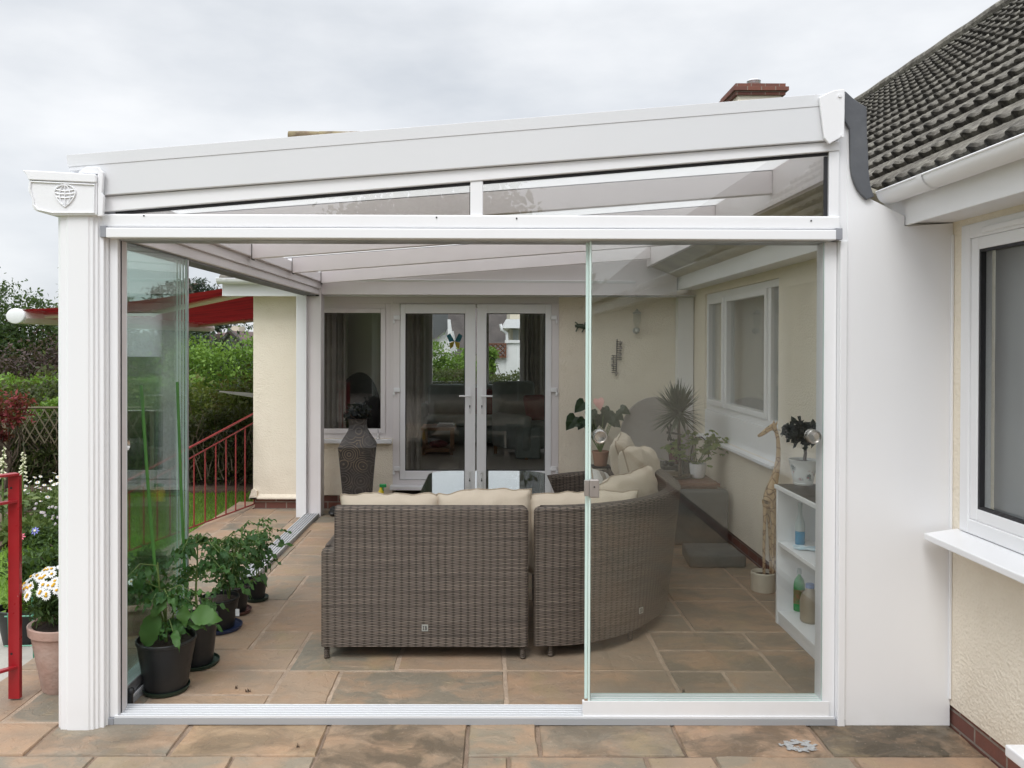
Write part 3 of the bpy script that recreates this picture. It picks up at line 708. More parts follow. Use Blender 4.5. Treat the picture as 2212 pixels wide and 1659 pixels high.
# gutters: open half-round with brackets and end stop
def gutter(p0, p1, r, nm, br):
    p0, p1 = Vector(p0), Vector(p1); d = (p1-p0).normalized(); s = d.cross(Vector((0, 0, 1))); mb = MB(); n = 14
    for rr, fl in ((r, False), (r-.004, True)):
        mb.grid(lambda u, v: p0.lerp(p1, u)+s*rr*math.cos(PI+PI*v)+Vector((0, 0, rr*math.sin(PI+PI*v))), 1, n, None, fl)
    for e in (r, -r): mb.tube([p0+s*e, p1+s*e], .005, 6)
    mb.face([p0+s*r*math.cos(PI+PI*k/n)+Vector((0, 0, r*math.sin(PI+PI*k/n))) for k in range(n+1)])
    g = build(mb, nm, 'white', H, smooth=True)
    for t in br:
        c = p0.lerp(p1, t); m2 = MB(); m2.grid(lambda u, v: c+d*(u-.5)*.045+s*(r+.006)*math.cos(PI+PI*v)+Vector((0, 0, (r+.006)*math.sin(PI+PI*v)+.004)), 1, n)
        build(m2, 'bracket', 'white', g, smooth=True)
    return g
gutter((3.69, -.005, 2.53), (3.69, -7, 2.53), .058, 'gutter', [.055, .2, .35])
gutter((-1.07, YB-.30, 2.475), (3.3, YB-.30, 2.455), .055, 'gutter', [.02, .09, .13, .2])
# chimney
ch = build(MB().box(5.75, 6.45, 9.0, 9.75, 3.6, 5.80), 'chimney', 'render', H)
build(MB().box(5.70, 6.50, 8.95, 9.8, 5.80, 5.86).box(5.66, 6.54, 8.91, 9.84, 5.86, 5.92).box(5.70, 6.50, 8.95, 9.8, 5.92, 5.98), 'chimney_cap', 'brick', ch)
mb = MB(); mb.lathe([(.10, 5.91), (.11, 5.95), (.10, 5.955), (.115, 5.99), (.10, 5.995), (.115, 6.03), (.10, 6.035), (.115, 6.07), (.1, 6.09), (.04, 6.10)], (6.12, 9.35, 0), 20); mb.v = [(v[0], v[1], v[2]+.07) for v in mb.v]; build(mb, 'chimney_pot', 'alu', ch, smooth=True)
# windows
def ring_xz(mb, x0, x1, z0, z1, w, y0, y1):
    mb.box(x0, x0+w, y0, y1, z0, z1); mb.box(x1-w, x1, y0, y1, z0, z1); mb.box(x0+w, x1-w, y0, y1, z0, z0+w); mb.box(x0+w, x1-w, y0, y1, z1-w, z1); return mb
def ring_yz(mb, y0, y1, z0, z1, w, x0, x1):
    mb.box(x0, x1, y0, y0+w, z0, z1); mb.box(x0, x1, y1-w, y1, z0, z1); mb.box(x0, x1, y0+w, y1-w, z0, z0+w); mb.box(x0, x1, y0+w, y1-w, z1-w, z1); return mb
# rear window
W = sub('window', H)
gx1, gz1 = zx(818, 667, YB); _, gz0 = zx(818, 922, YB)
mb = ring_xz(MB(), wxl, wxr+.005, wzb, wzt, .055, YB+.03, YB+.10); ring_xz(mb, wxl+.055, wxr-.05, wzb+.055, wzt-.0551, .05, YB+.015, YB+.085); build(mb, 'frame', 'white_in', W, bev=.004)
build(MB().box(wxl+.1, wxr-.09, YB+.045, YB+.05, wzb+.1, wzt-.1), 'pane', 'glass_win', W)
build(MB().box(wxl-.05, wxr+.03, YB-.07, YB+.06, wzb-.045, wzb-.002), 'sill', 'white', W, bev=.005)
# interior-side window in the right wall
W = sub('window', H); ym1, ym2 = 3.66, 2.48
mb = ring_yz(MB(), iy0, iy1, iz0, iz1, .06, XR+.02, XR+.09); mb.box(XR+.021, XR+.089, ym1-.035, ym1+.035, iz0+.06, iz1-.06); mb.box(XR+.021, XR+.089, ym2-.03, ym2+.03, iz0+.06, iz1-.06)
ring_yz(mb, ym2+.03, ym1-.035, iz0+.0601, iz1-.0601, .05, XR+.005, XR+.075); ring_yz(mb, ym1+.035, iy1-.0601, iz0+.0601, iz1-.0601, .05, XR+.005, XR+.075); build(mb, 'frame', 'white', W, bev=.004)
build(MB().box(XR+.045, XR+.05, iy0+.06, iy1-.06, iz0+.06, iz1-.06), 'pane', 'glass_win', W)
build(MB().box(XR+.004, XR+.08, iy0-.02, iy1+.02, iz0-.25, iz0-.001), 'apron_panel', 'white', W, bev=.003)
build(MB().box(XR-.075, XR+.003, iy0-.05, iy1+.05, .862, .892), 'sill', 'white', W, bev=.005)
build(MB().box(XR+.16, XR+.165, iy0+.03, iy1-.03, iz0+.02, iz1), 'blind', 'blind', W)
# window at the right edge of the photograph
W = sub('window', H)
mb = ring_yz(MB(), ey0, ey1, ez0, ez1, .065, XR-.012, XR+.07); ring_yz(mb, ey0+.065, ey1-.0651, ez0+.0651, ez1-.0651, .055, XR-.004, XR+.06); build(mb, 'frame', 'white', W, bev=.005)
build(MB().box(XR+.025, XR+.03, ey0+.12, ey1-.12, ez0+.12, ez1-.12), 'pane', 'glass_win', W)
mb = MB(); ring_yz(mb, ey0+.1201, ey1-.1201, ez0+.1201, ez1-.1201, .012, XR+.0, XR+.024); build(mb, 'gasket', 'gasket', W)
build(MB().prism([(XR-.155, ez0-.055), (XR+.002, ez0-.03), (XR+.002, ez0-.002), (XR-.155, ez0-.025)], ey0-.1, ey1+.035, 'y'), 'sill', 'white', W, bev=.004)
build(MB().box(XR-.024, XR-.0125, ey0+.7, ey1-.17, ez1-.052, ez1-.028), 'trickle_vent', 'white', W, bev=.004)
build(MB().box(XR+.13, XR+.135, ey0+.03, ey1-.03, ez0, ez1), 'blind', 'blind', W)
build(MB().box(3.80, XR+.01, -2.0, -.72, .205, .25), 'door_step', 'white', H, bev=.006)
# white boxed pipe in the inner corner
build(MB().box(3.80, 3.965, YB-.14, YB-.003, 0, SOF-.004), 'corner_boxing', 'white', H, bev=.004)
# French doors
def fdoor(pl, pr, gl, gr, hx, hin):
    D = sub('french_door', H); x0, z1 = zx(pl, 657, YB); x1, z0 = zx(pr, 1036, YB); ga, gt = zx(gl, 677, YB); gb, gb0 = zx(gr, 1017, YB)
    mb = MB(); mb.box(x0, ga, YB-.012, YB+.055, z0, z1); mb.box(gb, x1, YB-.012, YB+.055, z0, z1); mb.box(ga, gb, YB-.012, YB+.055, z0, gb0); mb.box(ga, gb, YB-.012, YB+.055, gt, z1); build(mb, 'frame', 'white', D, bev=.004)
    mb = ring_xz(MB(), ga+.0005, gb-.0005, gb0+.0005, gt-.0005, .007, YB-.004, YB+.03); build(mb, 'gasket', 'gasket', D)
    build(MB().box(ga+.007, gb-.007, YB+.012, YB+.018, gb0+.007, gt-.007), 'pane', 'glass_win', D)
    h, hz = zx(hx, 855, YB); mb = MB(); mb.box(h-.014, h+.014, YB-.02, YB-.0122, hz-.19, hz+.09); s = -1 if hx < 1028 else 1
    mb.tube([(h, YB-.02, hz), (h, YB-.06, hz), (h+s*.02, YB-.066, hz), (h+s*.115, YB-.066, hz)], .0095, 10); build(mb, 'handle', 'white', D, smooth=True, bev=.003)
    build(MB().tube([(h, YB-.0235, hz-.11), (h, YB-.0205, hz-.11)], .0085, 12).box(h-.0035, h+.0035, YB-.0232, YB-.0203, hz-.135, hz-.11), 'keyhole', 'gasket', D)
    for py in (686, 842, 1012):
        q, qz = zx(hin, py, YB); build(MB().box(q-.035, q+.035, YB-.03, YB-.0125, qz-.024, qz+.024).box(q-.032*(1 if hin < 1028 else -1)-.012, q-.032*(1 if hin < 1028 else -1)+.012, YB-.028, YB-.011, qz-.065, qz-.0245), 'hinge', 'white', D, bev=.005)
fdoor(865, 1026.5, 876, 1004, 1015, 858); fdoor(1030.5, 1190, 1051, 1177, 1041, 1196)
x0 = zx(864, 655, YB)[0]; x1 = zx(1191, 655, YB)[0]
mb = MB(); mb.box(dxl, x0, YB-.004, YB+.07, dzb, dzt); mb.box(x1, dxr, YB-.004, YB+.07, dzb, dzt); mb.box(x0, x1, YB-.004, YB+.07, zx(1000, 656.5, YB)[1], dzt); mb.box(x0, x1, YB-.004, YB+.07, dzb, zx(1000, 1037, YB)[1]); build(mb, 'door_frame', 'white_in', H, bev=.003)
build(MB().box(dxl-.02, dxr+.02, YB-.12, YB+.02, dzb-.045, dzb-.002), 'door_sill', 'white', H, bev=.006)
# the room behind the doors
RY = 9.05; fx0, fzt = zx(927, 692, RY); fx1, _ = zx(1130, 700, RY); _, fzb = zx(1050, 866, RY)
mb = MB(); mb.box(-.5, fx0, RY, RY+.2, ROOMZ, 2.62); mb.box(fx1, 2.85, RY, RY+.2, ROOMZ, 2.62); mb.box(2.85, XR+.2, RY, RY+.2, ROOMZ, .7); mb.box(fx0, fx1, RY, RY+.2, ROOMZ, fzb); mb.box(fx0, fx1, RY, RY+.2, fzt+.25, 2.62); mb.box(-.52, -.5, YB+.28, 5.6, ROOMZ, 2.62); mb.box(-.52, -.5, 8.6, RY, ROOMZ, 2.62); mb.box(-.52, -.5, 5.6, 8.6, ROOMZ, .9); mb.box(-.52, -.5, 5.6, 8.6, 2.32, 2.62); mb.box(XR+.2, XR+.22, YB+.28, RY, ROOMZ, 2.62)  # unseen openings in the left and far walls added to light the room
mb.box(-.5, XR+.2, YB+.13, RY, 2.6, 2.62); build(mb, 'room_wall', 'roomwall', H)
build(MB().box(-.5, XR+.2, YB+.12, RY, ROOMZ-.05, ROOMZ), 'carpet', 'carpet', H)
W = sub('window', H); xm = zx(1052, 700, RY)[0]
mb = ring_xz(MB(), fx0, fx1, fzb, fzt+.25, .05, RY+.02, RY+.09); mb.box(xm-.03, xm+.03, RY+.021, RY+.089, fzb+.05, fzt+.2); build(mb, 'frame', 'white_in', W)
build(MB().box(fx0+.05, fx1-.05, RY+.05, RY+.054, fzb+.05, fzt+.2), 'pane', 'glass', W)
build(MB().box(fx0-.05, fx1+.05, RY-.12, RY+.01, fzb-.04, fzb-.005), 'sill', 'white_in', W)
def pleats(x0, x1, y, z0, z1, nm='curtain'):
    n = max(10, int((x1-x0)/.012)); build(MB().grid(lambda u, v: (x0+(x1-x0)*u, y+.025*math.sin(u*(x1-x0)*95)+.01*math.sin(u*31), z0+(z1-z0)*v), n, 1), nm, 'curtain', H, smooth=True)
pleats(zx(868, 0, 5.3)[0], zx(912, 0, 5.3)[0], 5.3, ROOMZ+.02, 2.45); pleats(fx1+.02, fx1+.30, RY-.1, ROOMZ+.1, 2.4); pleats(fx0-.4, fx0-.05, RY-.1, ROOMZ+.1, 2.4); pleats(wxl-.1, wxl+.3, 5.3, ROOMZ+.05, 2.4)
# room furniture
def soft(x0, x1, y0, y1, z0, z1, nm, par, mat='roomfab', b=.06):
    o = build(MB().box(x0, x1, y0, y1, z0, z1), nm, mat, par, bev=b, smooth=True); o.modifiers['bevel'].segments = 4; return o
s = thing('upholstered_sofa', 'grey green two-cushion sofa under the window inside the room', 'sofa', (1.3, 8.5, ROOMZ))
a0, z0 = .66, ROOMZ
soft(a0+.0, a0+.16, 7.95, 8.75, z0, z0+.6, 'arm', s); soft(a0+1.5, a0+1.66, 7.95, 8.75, z0, z0+.6, 'arm', s); soft(a0+.161, a0+1.499, 7.95, 8.75, z0+.06, z0+.3, 'base', s)
for k in range(2):
    soft(a0+.165+.667*k, a0+.825+.667*k, 7.93, 8.5, z0+.302, z0+.46, 'seat_cushion', s); soft(a0+.165+.667*k, a0+.825+.667*k, 8.45, 8.75, z0+.43, z0+.90, 'back_cushion', s)
o = soft(-.22, .22, -.06, .06, -.2, .2, 'scatter_cushion', None, 'brick_red', .05); o.location = (1.62, 8.25, z0+.66); o.rotation_euler = (-.3, .1, .3); tag(o, 'dark red patterned scatter cushion on the indoor sofa', 'cushion')
s = thing('armchair', 'grey green high-backed armchair seen through the right French door', 'armchair', (2.35, 7.2, ROOMZ), math.radians(35))
for m_, nm in (((-.4, -.26, -.4, .4, .1, .58), 'arm'), ((.26, .4, -.4, .4, .1, .58), 'arm'), ((-.259, .259, -.4, .4, .12, .46), 'seat_cushion'), ((-.33, .33, .3, .5, .14, 1.0), 'backrest')):
    o = build(MB().box(*m_), nm, 'roomfab', s, True, True, .06)
for sx_ in (-.34, .34):
    for sy_ in (-.34, .36): build(MB().tube([(sx_, sy_, 0), (sx_, sy_, .14)], .025), 'leg', 'wood_mid', s, True)
o = soft(-.18, .18, -.05, .05, -.18, .18, 'scatter_cushion', None, 'brick_red', .05); o.location = (2.42, 7.22, ROOMZ+.65); o.rotation_euler = (-.3, 0, .6); tag(o, 'red scatter cushion on the indoor armchair', 'cushion')
x0 = zx(1117, 0, 6.7)[0]; s = thing('pouffe', 'boxy grey upholstered pouffe on the carpet behind the right door', 'pouffe', (x0+.16, 6.9, ROOMZ)); soft(x0, x0+.33, 6.7, 7.1, ROOMZ+.01, ROOMZ+.42, 'body', s, 'roomfab', .03)
s = thing('coffee_table', 'low wooden coffee table with open shelf inside the room', 'table', (1.05, 7.3, ROOMZ)); x0 = zx(911, 0, 7.1)[0]; x1 = zx(984, 0, 7.1)[0]
build(MB().box(x0, x1, 7.1, 7.6, ROOMZ+.34, ROOMZ+.38), 'table_top', 'wood_mid', s); build(MB().box(x0+.02, x1-.02, 7.12, 7.58, ROOMZ+.04, ROOMZ+.09), 'shelf', 'wood_mid', s)
for lx in (x0+.02, x1-.06):
    for ly in (7.12, 7.54): build(MB().box(lx, lx+.04, ly, ly+.04, ROOMZ, ROOMZ+.34), 'leg', 'wood_mid', s)
tag(build(MB().sphere(((x0+x1)/2, 7.3, ROOMZ+.13), (.13, .12, .055), 12), 'folded_throw', 'brick_red', smooth=True), 'dark folded throw on the lower shelf of the coffee table', 'throw')
tag(build(MB().box((x0+x1)/2-.02, (x0+x1)/2+.22, 7.25, 7.45, ROOMZ+.381, ROOMZ+.40).box((x0+x1)/2, (x0+x1)/2+.2, 7.27, 7.44, ROOMZ+.401, ROOMZ+.415), 'magazines', 'shelf'), 'short stack of pale magazines on the coffee table', 'magazines')
s = thing('rattan_chair', 'round-backed dark wicker chair inside the room behind the rear window', 'chair', (.15, 6.4, ROOMZ))
build(MB().grid(lambda u, v: (.05+.33*math.cos(PI*(.05+.9*u)), 6.5+.3*math.sin(PI*(.05+.9*u)), ROOMZ+.3+v*(.3+.55*math.sin(PI*u))), 20, 6), 'backrest', 'iron', s, smooth=True); build(MB().lathe([(.3, .0), (.33, .1), (.33, .35), (.3, .42)], (.05, 6.45, ROOMZ), 20), 'seat', 'iron', s, smooth=True)
# view beyond the far window
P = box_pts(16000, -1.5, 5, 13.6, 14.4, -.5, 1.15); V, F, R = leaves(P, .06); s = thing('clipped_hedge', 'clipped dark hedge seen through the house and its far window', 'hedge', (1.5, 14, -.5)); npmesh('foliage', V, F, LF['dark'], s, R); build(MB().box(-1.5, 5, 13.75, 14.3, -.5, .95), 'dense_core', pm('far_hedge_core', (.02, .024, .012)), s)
mb = MB()
for k in range(70): x = random.uniform(-.5, 4); limb(mb, (x, 13.42, -.4), (x+random.uniform(-.4, .4), 13.5, random.uniform(.5, 1.0)), .016, .006, 4)
build(mb, 'branches', 'twig', s)
def XZ(px, py, Y): p = PY(px, py, Y); return (p.x, p.z)
tree('garden_bush', 'bright green bush above the hedge seen through the left French door', (.75, 17, -1), [((-.2, 0, 2.15), (.75, .7, .62)), ((.45, .2, 2.0), (.55, .7, .65)), ((.1, 0, 1.5), (1.0, .7, .6))], 1.2, .06, 12000, .075, 'bright', cat='bush', spread=.2)
tree('garden_bush', 'small green bush in front of the white garden wall', (2.05, 18.2, -1), [((-.32, 0, 2.45), (.3, .3, .32)), ((-.35, 0, 2.0), (.3, .3, .3))], 1.6, .05, 3000, .07, 'bright', cat='bush', spread=.2)
s = thing('white_house', 'white gabled house with slate roof seen through the left French door', 'house', (-.6, 30, -3))
build(MB().prism([XZ(900, 762, 30), XZ(975, 762, 30), XZ(966, 711, 30), XZ(900, 765, 30)][::-1], 30, 36, 'y'), 'wall', 'plaster_white', s); build(MB().box(-3, XZ(973, 0, 30)[0], 30.05, 35, -3, XZ(900, 750, 30)[1]), 'lower_wall', 'plaster_white', s)
build(MB().prism([XZ(890, 762, 29.8), XZ(967, 711, 29.8), XZ(968, 670, 29.8), XZ(890, 670, 29.8)][::-1], 29.8, 29.95, 'y'), 'roof', 'roof_slate', s)
build(MB().prism([XZ(967, 690, 29.7), XZ(973, 690, 29.7), XZ(980, 740, 29.7), XZ(968, 740, 29.7)][::-1], 29.6, 29.75, 'y'), 'bargeboard', 'white', s)
s = thing('brown_roof_house', 'wide brown tiled roof behind the white gabled house', 'house', (3, 38, -3)); build(MB().face([(-4, 37, 1.2), (12, 37, 1.2), (12, 41, 5.2), (-4, 41, 5.2)]), 'roof', pm('far_brown_tiles', (.10, .085, .08), (.06, .052, .05), 1.5, .95, .8, 6), s); build(MB().box(-3.6, 12, 37.3, 41, -3, 1.25), 'wall', 'plaster_far', s)
s = thing('cream_house', 'cream house corner with white eaves seen through the right French door', 'house', (5, 24, -2)); a, b = XZ(1104, 0, 24), XZ(1140, 0, 24)
build(MB().box(a[0], 8, 24, 30, -2, 3.4), 'wall', 'plaster_far', s); e = XZ(1086, 709, 23.5); build(MB().prism([e, (8, e[1]), (8, e[1]+.35), XZ(1093, 690, 23.5)], 23.2, 30, 'y'), 'eaves', 'white', s)
q = [PY(a_, b_, 23.4) for a_, b_ in ((1081, 700), (1084, 712), (1095, 720), (1096, 745))]; build(MB().tube(q, .05, 8), 'downpipe', 'white', s, smooth=True); w0, w1 = XZ(1108, 712, 23.98), XZ(1120, 744, 23.98); build(MB().box(w0[0], w1[0], 23.95, 23.99, w1[1], w0[1]), 'window', 'blind', s)
a, b = XZ(1048, 772, 20), XZ(1093, 741, 20); tag(build(MB().box(a[0], b[0], 20, 20.2, -1.5, a[1]).box(b[0], 8, 19.95, 20.25, -1.5, b[1]).box(b[0]-.03, 8.03, 19.9, 20.3, b[1]+.001, b[1]+.09), 'garden_wall', 'plaster_white'), 'white garden wall beyond the far hedge', 'wall')
mb = MB(); lo, hi = XZ(1050, 771, 19.9), XZ(1091, 743, 19.9); W_, H_ = hi[0]-lo[0], hi[1]-lo[1]
for k in range(-2, 4):
    for sg in (1, -1):
        pts = [(lo[0]+W_*(k*.25+t*.75*(1)), 19.9-.02*sg, (lo[1] if sg > 0 else hi[1])+sg*H_*t) for t in np.linspace(0, 1, 25)]; pts = [p for p in pts if lo[0] <= p[0] <= hi[0]]
        if len(pts) > 1: mb.tube([pts[0], pts[-1]], .022, 4)
mb.box(lo[0], hi[0], 19.86, 19.94, lo[1]-.02, lo[1]+.02).box(lo[0], hi[0], 19.86, 19.94, hi[1]-.02, hi[1]+.02).box(hi[0], hi[0]+.04, 19.86, 19.94, lo[1]-.02, hi[1]+.02); tag(build(mb, 'wall_trellis', 'wood'), 'dark diagonal trellis panel standing on the white garden wall', 'trellis')
b = PY(982, 737, 5.2); s = thing('butterfly_ornament', 'blue and yellow butterfly ornament hanging inside the left French door glass', 'ornament', tuple(b))
mb = MB()
for sg in (-1, 1): mb.face([(b.x, b.y, b.z), (b.x+sg*.05, b.y-.01, b.z+.09), (b.x+sg*.09, b.y-.02, b.z+.06), (b.x+sg*.06, b.y-.01, b.z-.01)])
build(mb, 'wing', 'butterfly', s); mb = MB()
for sg in (-1, 1): mb.face([(b.x, b.y, b.z), (b.x+sg*.06, b.y-.01, b.z-.02), (b.x+sg*.05, b.y-.01, b.z-.09), (b.x+sg*.015, b.y, b.z-.06)])
build(mb, 'lower_wing', 'yellow', s)

# ------------------------------------------------------------------ veranda
VR = thing('glass_veranda', 'white lean-to glass veranda with sliding glass panels against the bungalow', 'veranda', (0, 0, 0))
YF = -.06                                            # front face of the gable
def F3(px, py, Y=YF): p = PY(px, py, Y); return (p.x, p.z)
# gutter corner post, fluted
pr = [(-.225, .06), (-.235, .0), (-.228, -.075), (-.215, -.085), (-.205, -.10), (-.175, -.102), (-.168, -.108), (-.072, -.108), (-.066, -.102), (-.052, -.102), (-.047, -.092), (-.035, -.092), (-.031, -.082), (-.012, -.082), (-.012, -.06), (-.004, -.06), (-.004, .06)]
build(MB().prism(pr, -.004, F3(180, 462)[1], 'z'), 'post', 'white', VR, bev=.003)
xi = F3(246, 1000)[0]
build(MB().box(-.0035, xi+.012, -.045, .055, .03, 2.335), 'post_channel', 'white', VR, bev=.004)
build(MB().box(xi+.0125, xi+.016, -.03, .03, .03, 2.30), 'seal_strip', 'white_in', VR)
build(MB().box(xi+.0165, xi+.0185, -.028, -.018, .03, 2.30), 'brush_seal', 'gasket', VR)
build(MB().box(-.20, .03, 4.47, 4.64, -.004, 2.40), 'post', 'white_in', VR, bev=.004); build(MB().box(-.215, -.11, 4.42, 4.468, .0, 2.31), 'post_channel', 'white', VR, bev=.004)
# gable fascia
tl, trr = F3(152, 340), F3(1775, 209); bl, br_ = F3(223, 425), F3(1792, 306)
def lerp2(a, b, x): t = (x-a[0])/(b[0]-a[0]); return (x, a[1]+(b[1]-a[1])*t)
xL, xRt = tl[0], br_[0]+.03
ftop = lambda x: lerp2(tl, trr, x)[1]; fbot = lambda x: lerp2(bl, br_, x)[1]
xb = bl[0]-.02
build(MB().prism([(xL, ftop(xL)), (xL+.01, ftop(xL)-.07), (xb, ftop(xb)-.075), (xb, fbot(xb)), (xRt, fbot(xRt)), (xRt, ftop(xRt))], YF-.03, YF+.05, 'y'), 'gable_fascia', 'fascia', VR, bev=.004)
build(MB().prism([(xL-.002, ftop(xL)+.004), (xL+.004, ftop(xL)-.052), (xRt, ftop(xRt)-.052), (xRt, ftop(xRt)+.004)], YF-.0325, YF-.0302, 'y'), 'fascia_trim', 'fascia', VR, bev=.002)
# frame below: sloping head, clerestory sill, mullion, jambs
gp = {'l': [F3(246, 457), F3(1016, 393), F3(1016, 464.5), F3(246, 460)], 'r': [F3(1043, 390.5), F3(1790, 328), F3(1790, 468), F3(1043, 464.5)]}
zs0, zs1 = F3(800, 493)[1], F3(800, 465)[1]
fx0_, fx1_ = xb, F3(1812, 400)[0]
hl = lambda x: lerp2(F3(246, 457), F3(1790, 328), x)[1]
mb = MB()
mb.prism([(fx0_, fbot(fx0_)-.002), (fx0_, hl(fx0_)), (fx1_, hl(fx1_)), (fx1_, fbot(fx1_)-.002)], YF-.012, YF+.06, 'y')
build(mb, 'gable_head', 'white', VR, bev=.004)
xm0, xm1 = F3(1016, 430)[0], F3(1043, 430)[0]; xj0 = F3(246, 470)[0]; xj1 = F3(1790, 400)[0]
mb = MB(); mb.prism([(fx0_, zs0), (fx1_, zs0), (fx1_, zs1), (fx0_, zs1)], YF-.02, YF+.062, 'y'); build(mb, 'clerestory_sill', 'white', VR, bev=.006)
mb = MB(); mb.prism([(xm0, zs1+.0005), (xm1, zs1+.0005), (xm1, hl(xm1)-.0005), (xm0, hl(xm0)-.0005)], YF-.006, YF+.05, 'y'); build(mb, 'mullion', 'white', VR, bev=.003)
mb = MB(); mb.prism([(xj1, zs1+.0005), (fx1_, zs1+.0005), (fx1_, hl(fx1_)-.0005), (xj1, hl(xj1)-.0005)], YF-.006, YF+.05, 'y'); build(mb, 'jamb', 'white', VR, bev=.003)
for x0, x1 in ((xj0+.004, xm0-.001), (xm1+.001, xj1-.001)):
    z0 = zs1+.001; poly = [(x0, z0), (x1, z0), (x1, hl(x1)-.001), (x0, max(z0+.004, hl(x0)-.001))]
    build(MB().prism(poly, YF+.02, YF+.026, 'y'), 'clerestory_pane', 'glass_top', VR)
    g = .013; mb = MB(); mb.prism([(x0, hl(x0)-.001), (x0, hl(x0)-.001-g), (x1, hl(x1)-.001-g), (x1, hl(x1)-.001)], YF+.008, YF+.019, 'y')
    if x1 > 3: mb.box(x1-.016, x1-.0005, YF+.008, YF+.019, z0, hl(x1)-.02)
    else: mb.box(x1-.003, x1-.0005, YF+.008, YF+.019, z0, hl(x1)-.02)
    build(mb, 'gasket', 'gasket', VR)
# header track
hz0, hz1 = F3(800, 517)[1], F3(800, 493.5)[1]; hx0, hx1 = F3(236, 500)[0], F3(1800, 500)[0]
build(MB().box(hx0, hx1, YF-.035, .10, hz0, hz1-.004), 'header_track', 'white', VR, bev=.004)
for k in range(4): build(MB().box(hx0+.02, hx1-.02, -.03+.03*k, -.018+.03*k, hz0-.006, hz0-.0005), 'track_rib', 'alu', VR)
for a, b in ((hx0-.028, hx0-.0005), (hx1+.0005, hx1+.03)): build(MB().box(a, b, YF-.033, .05, hz0+.002, hz1+.004), 'end_cap', 'grey_cap', VR, bev=.002)
# small screw heads along the clerestory sill
for px, py in ((311, 466), (943, 470), (1116, 472), (1752, 477)):
    x, z = F3(px, py, YF-.02); build(MB().tube([(x, YF-.023, z), (x, YF-.0195, z)], .004, 8), 'screw', 'gasket', VR)
# right jamb post and infill panel to the house
px0 = F3(1784, 1000)[0]
build(MB().box(px0, F3(1800, 1000, 0)[0], -.03, .06, .03, hz0-.0005), 'post_channel', 'white', VR, bev=.004)
x0 = F3(1800, 1000, 0)[0]+.001; x1 = x0+.034
build(MB().prism([(x0, .0), (x1, .0), (x1, 2.93), (x0, 2.93)], YF-.005, .07, 'y') if 0 else MB().box(x0, x1, YF-.004, .05, 0, hz0+.0), 'post', 'white', VR, bev=.003)
zt = F3(1820, 200)[1]
build(MB().prism([(x1+.0005, 0), (XR-.001, 0), (XR-.001, 2.378), (3.744, 2.362), (3.744, 2.41), F3(1880, 428), F3(1868, 395), F3(1866, 240), (x1+.0005, zt)], -.0545, .01, 'y'), 'infill_panel', 'white', VR, bev=.003)
build(MB().tube([(XR-.006, -.06, .13+.1*k+random.uniform(-.01, .01)) for k in range(23)], .007, 6), 'sealant_bead', 'white', VR, smooth=True)
build(MB().box(fx1_+.0005, x1, -.052, .04, hz0+.001, zt-.1), 'corner_cover', 'white', VR)
# folded end plate and grey flashing where the roof meets the tiles
zz_ = lambda a, b: (lambda q: F3(q[0], q[1], -.10))(((1760+a/2.37)*.864, (b/2.37)*.864))
build(MB().prism([zz_(678, 580), zz_(735, 552), zz_(770, 538), zz_(826, 533), zz_(829, 560), zz_(826, 806), zz_(738, 856), zz_(708, 822)], YF-.052, YF-.0365, 'y'), 'end_plate', 'white', VR, bev=.003)
for a, b in ((798, 572), (812, 808)):
    x, z = zz_(a, b); build(MB().tube([(x, YF-.058, z), (x, YF-.0515, z)], .008, 10), 'screw', 'white', VR)
fl = [(822, 535), (850, 534), (890, 572), (935, 605), (975, 628), (976, 720), (978, 800), (984, 900), (986, 1000), (996, 1090), (1020, 1162), (975, 1180), (945, 1150), (920, 1118), (900, 1075), (888, 1035), (880, 985), (878, 935), (876, 850), (874, 760), (852, 722), (835, 690), (824, 655)]
fp = [F3((1760+a/2.37)*.864, (b/2.37)*.864, -.09) for a, b in fl]
mb = MB(); mb.prism(fp, -.075, -.0555, 'y'); build(mb, 'flashing', 'flash', VR, bev=.004)
mb = MB(); o3 = [Vector((p[0], -.066, p[1])) for p in fp[:6]]
mb.grid(lambda u, v: (o3[min(4, int(u*5))].lerp(o3[min(4, int(u*5))+1], u*5-min(4, int(u*5))))+Vector((.10*v, .5*v, .06*v+.01*math.sin(u*9)*v)), 12, 4); build(mb, 'flashing_apron', 'flash', VR, smooth=True)
# rear gable board of the veranda
build(MB().prism([(.031, 2.312), (XR-.24, 2.312), (XR-.24, roofz(XR-.24)-.01), (.031, roofz(.031)-.01)], 4.50, 4.56, 'y'), 'rear_gable_board', 'white_in', VR)
# eaves beam with track on the left
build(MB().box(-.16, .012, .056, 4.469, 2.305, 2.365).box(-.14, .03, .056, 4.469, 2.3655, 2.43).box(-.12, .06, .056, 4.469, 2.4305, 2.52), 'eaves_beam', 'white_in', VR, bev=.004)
for k in range(5): build(MB().box(-.135+.028*k, -.127+.028*k, .06, 4.41, 2.292, 2.3045), 'track_rib', 'grey_cap', VR)
build(MB().box(-.13, .013, 4.44, 4.465, 2.29, 2.304), 'end_cap', 'gasket', VR)
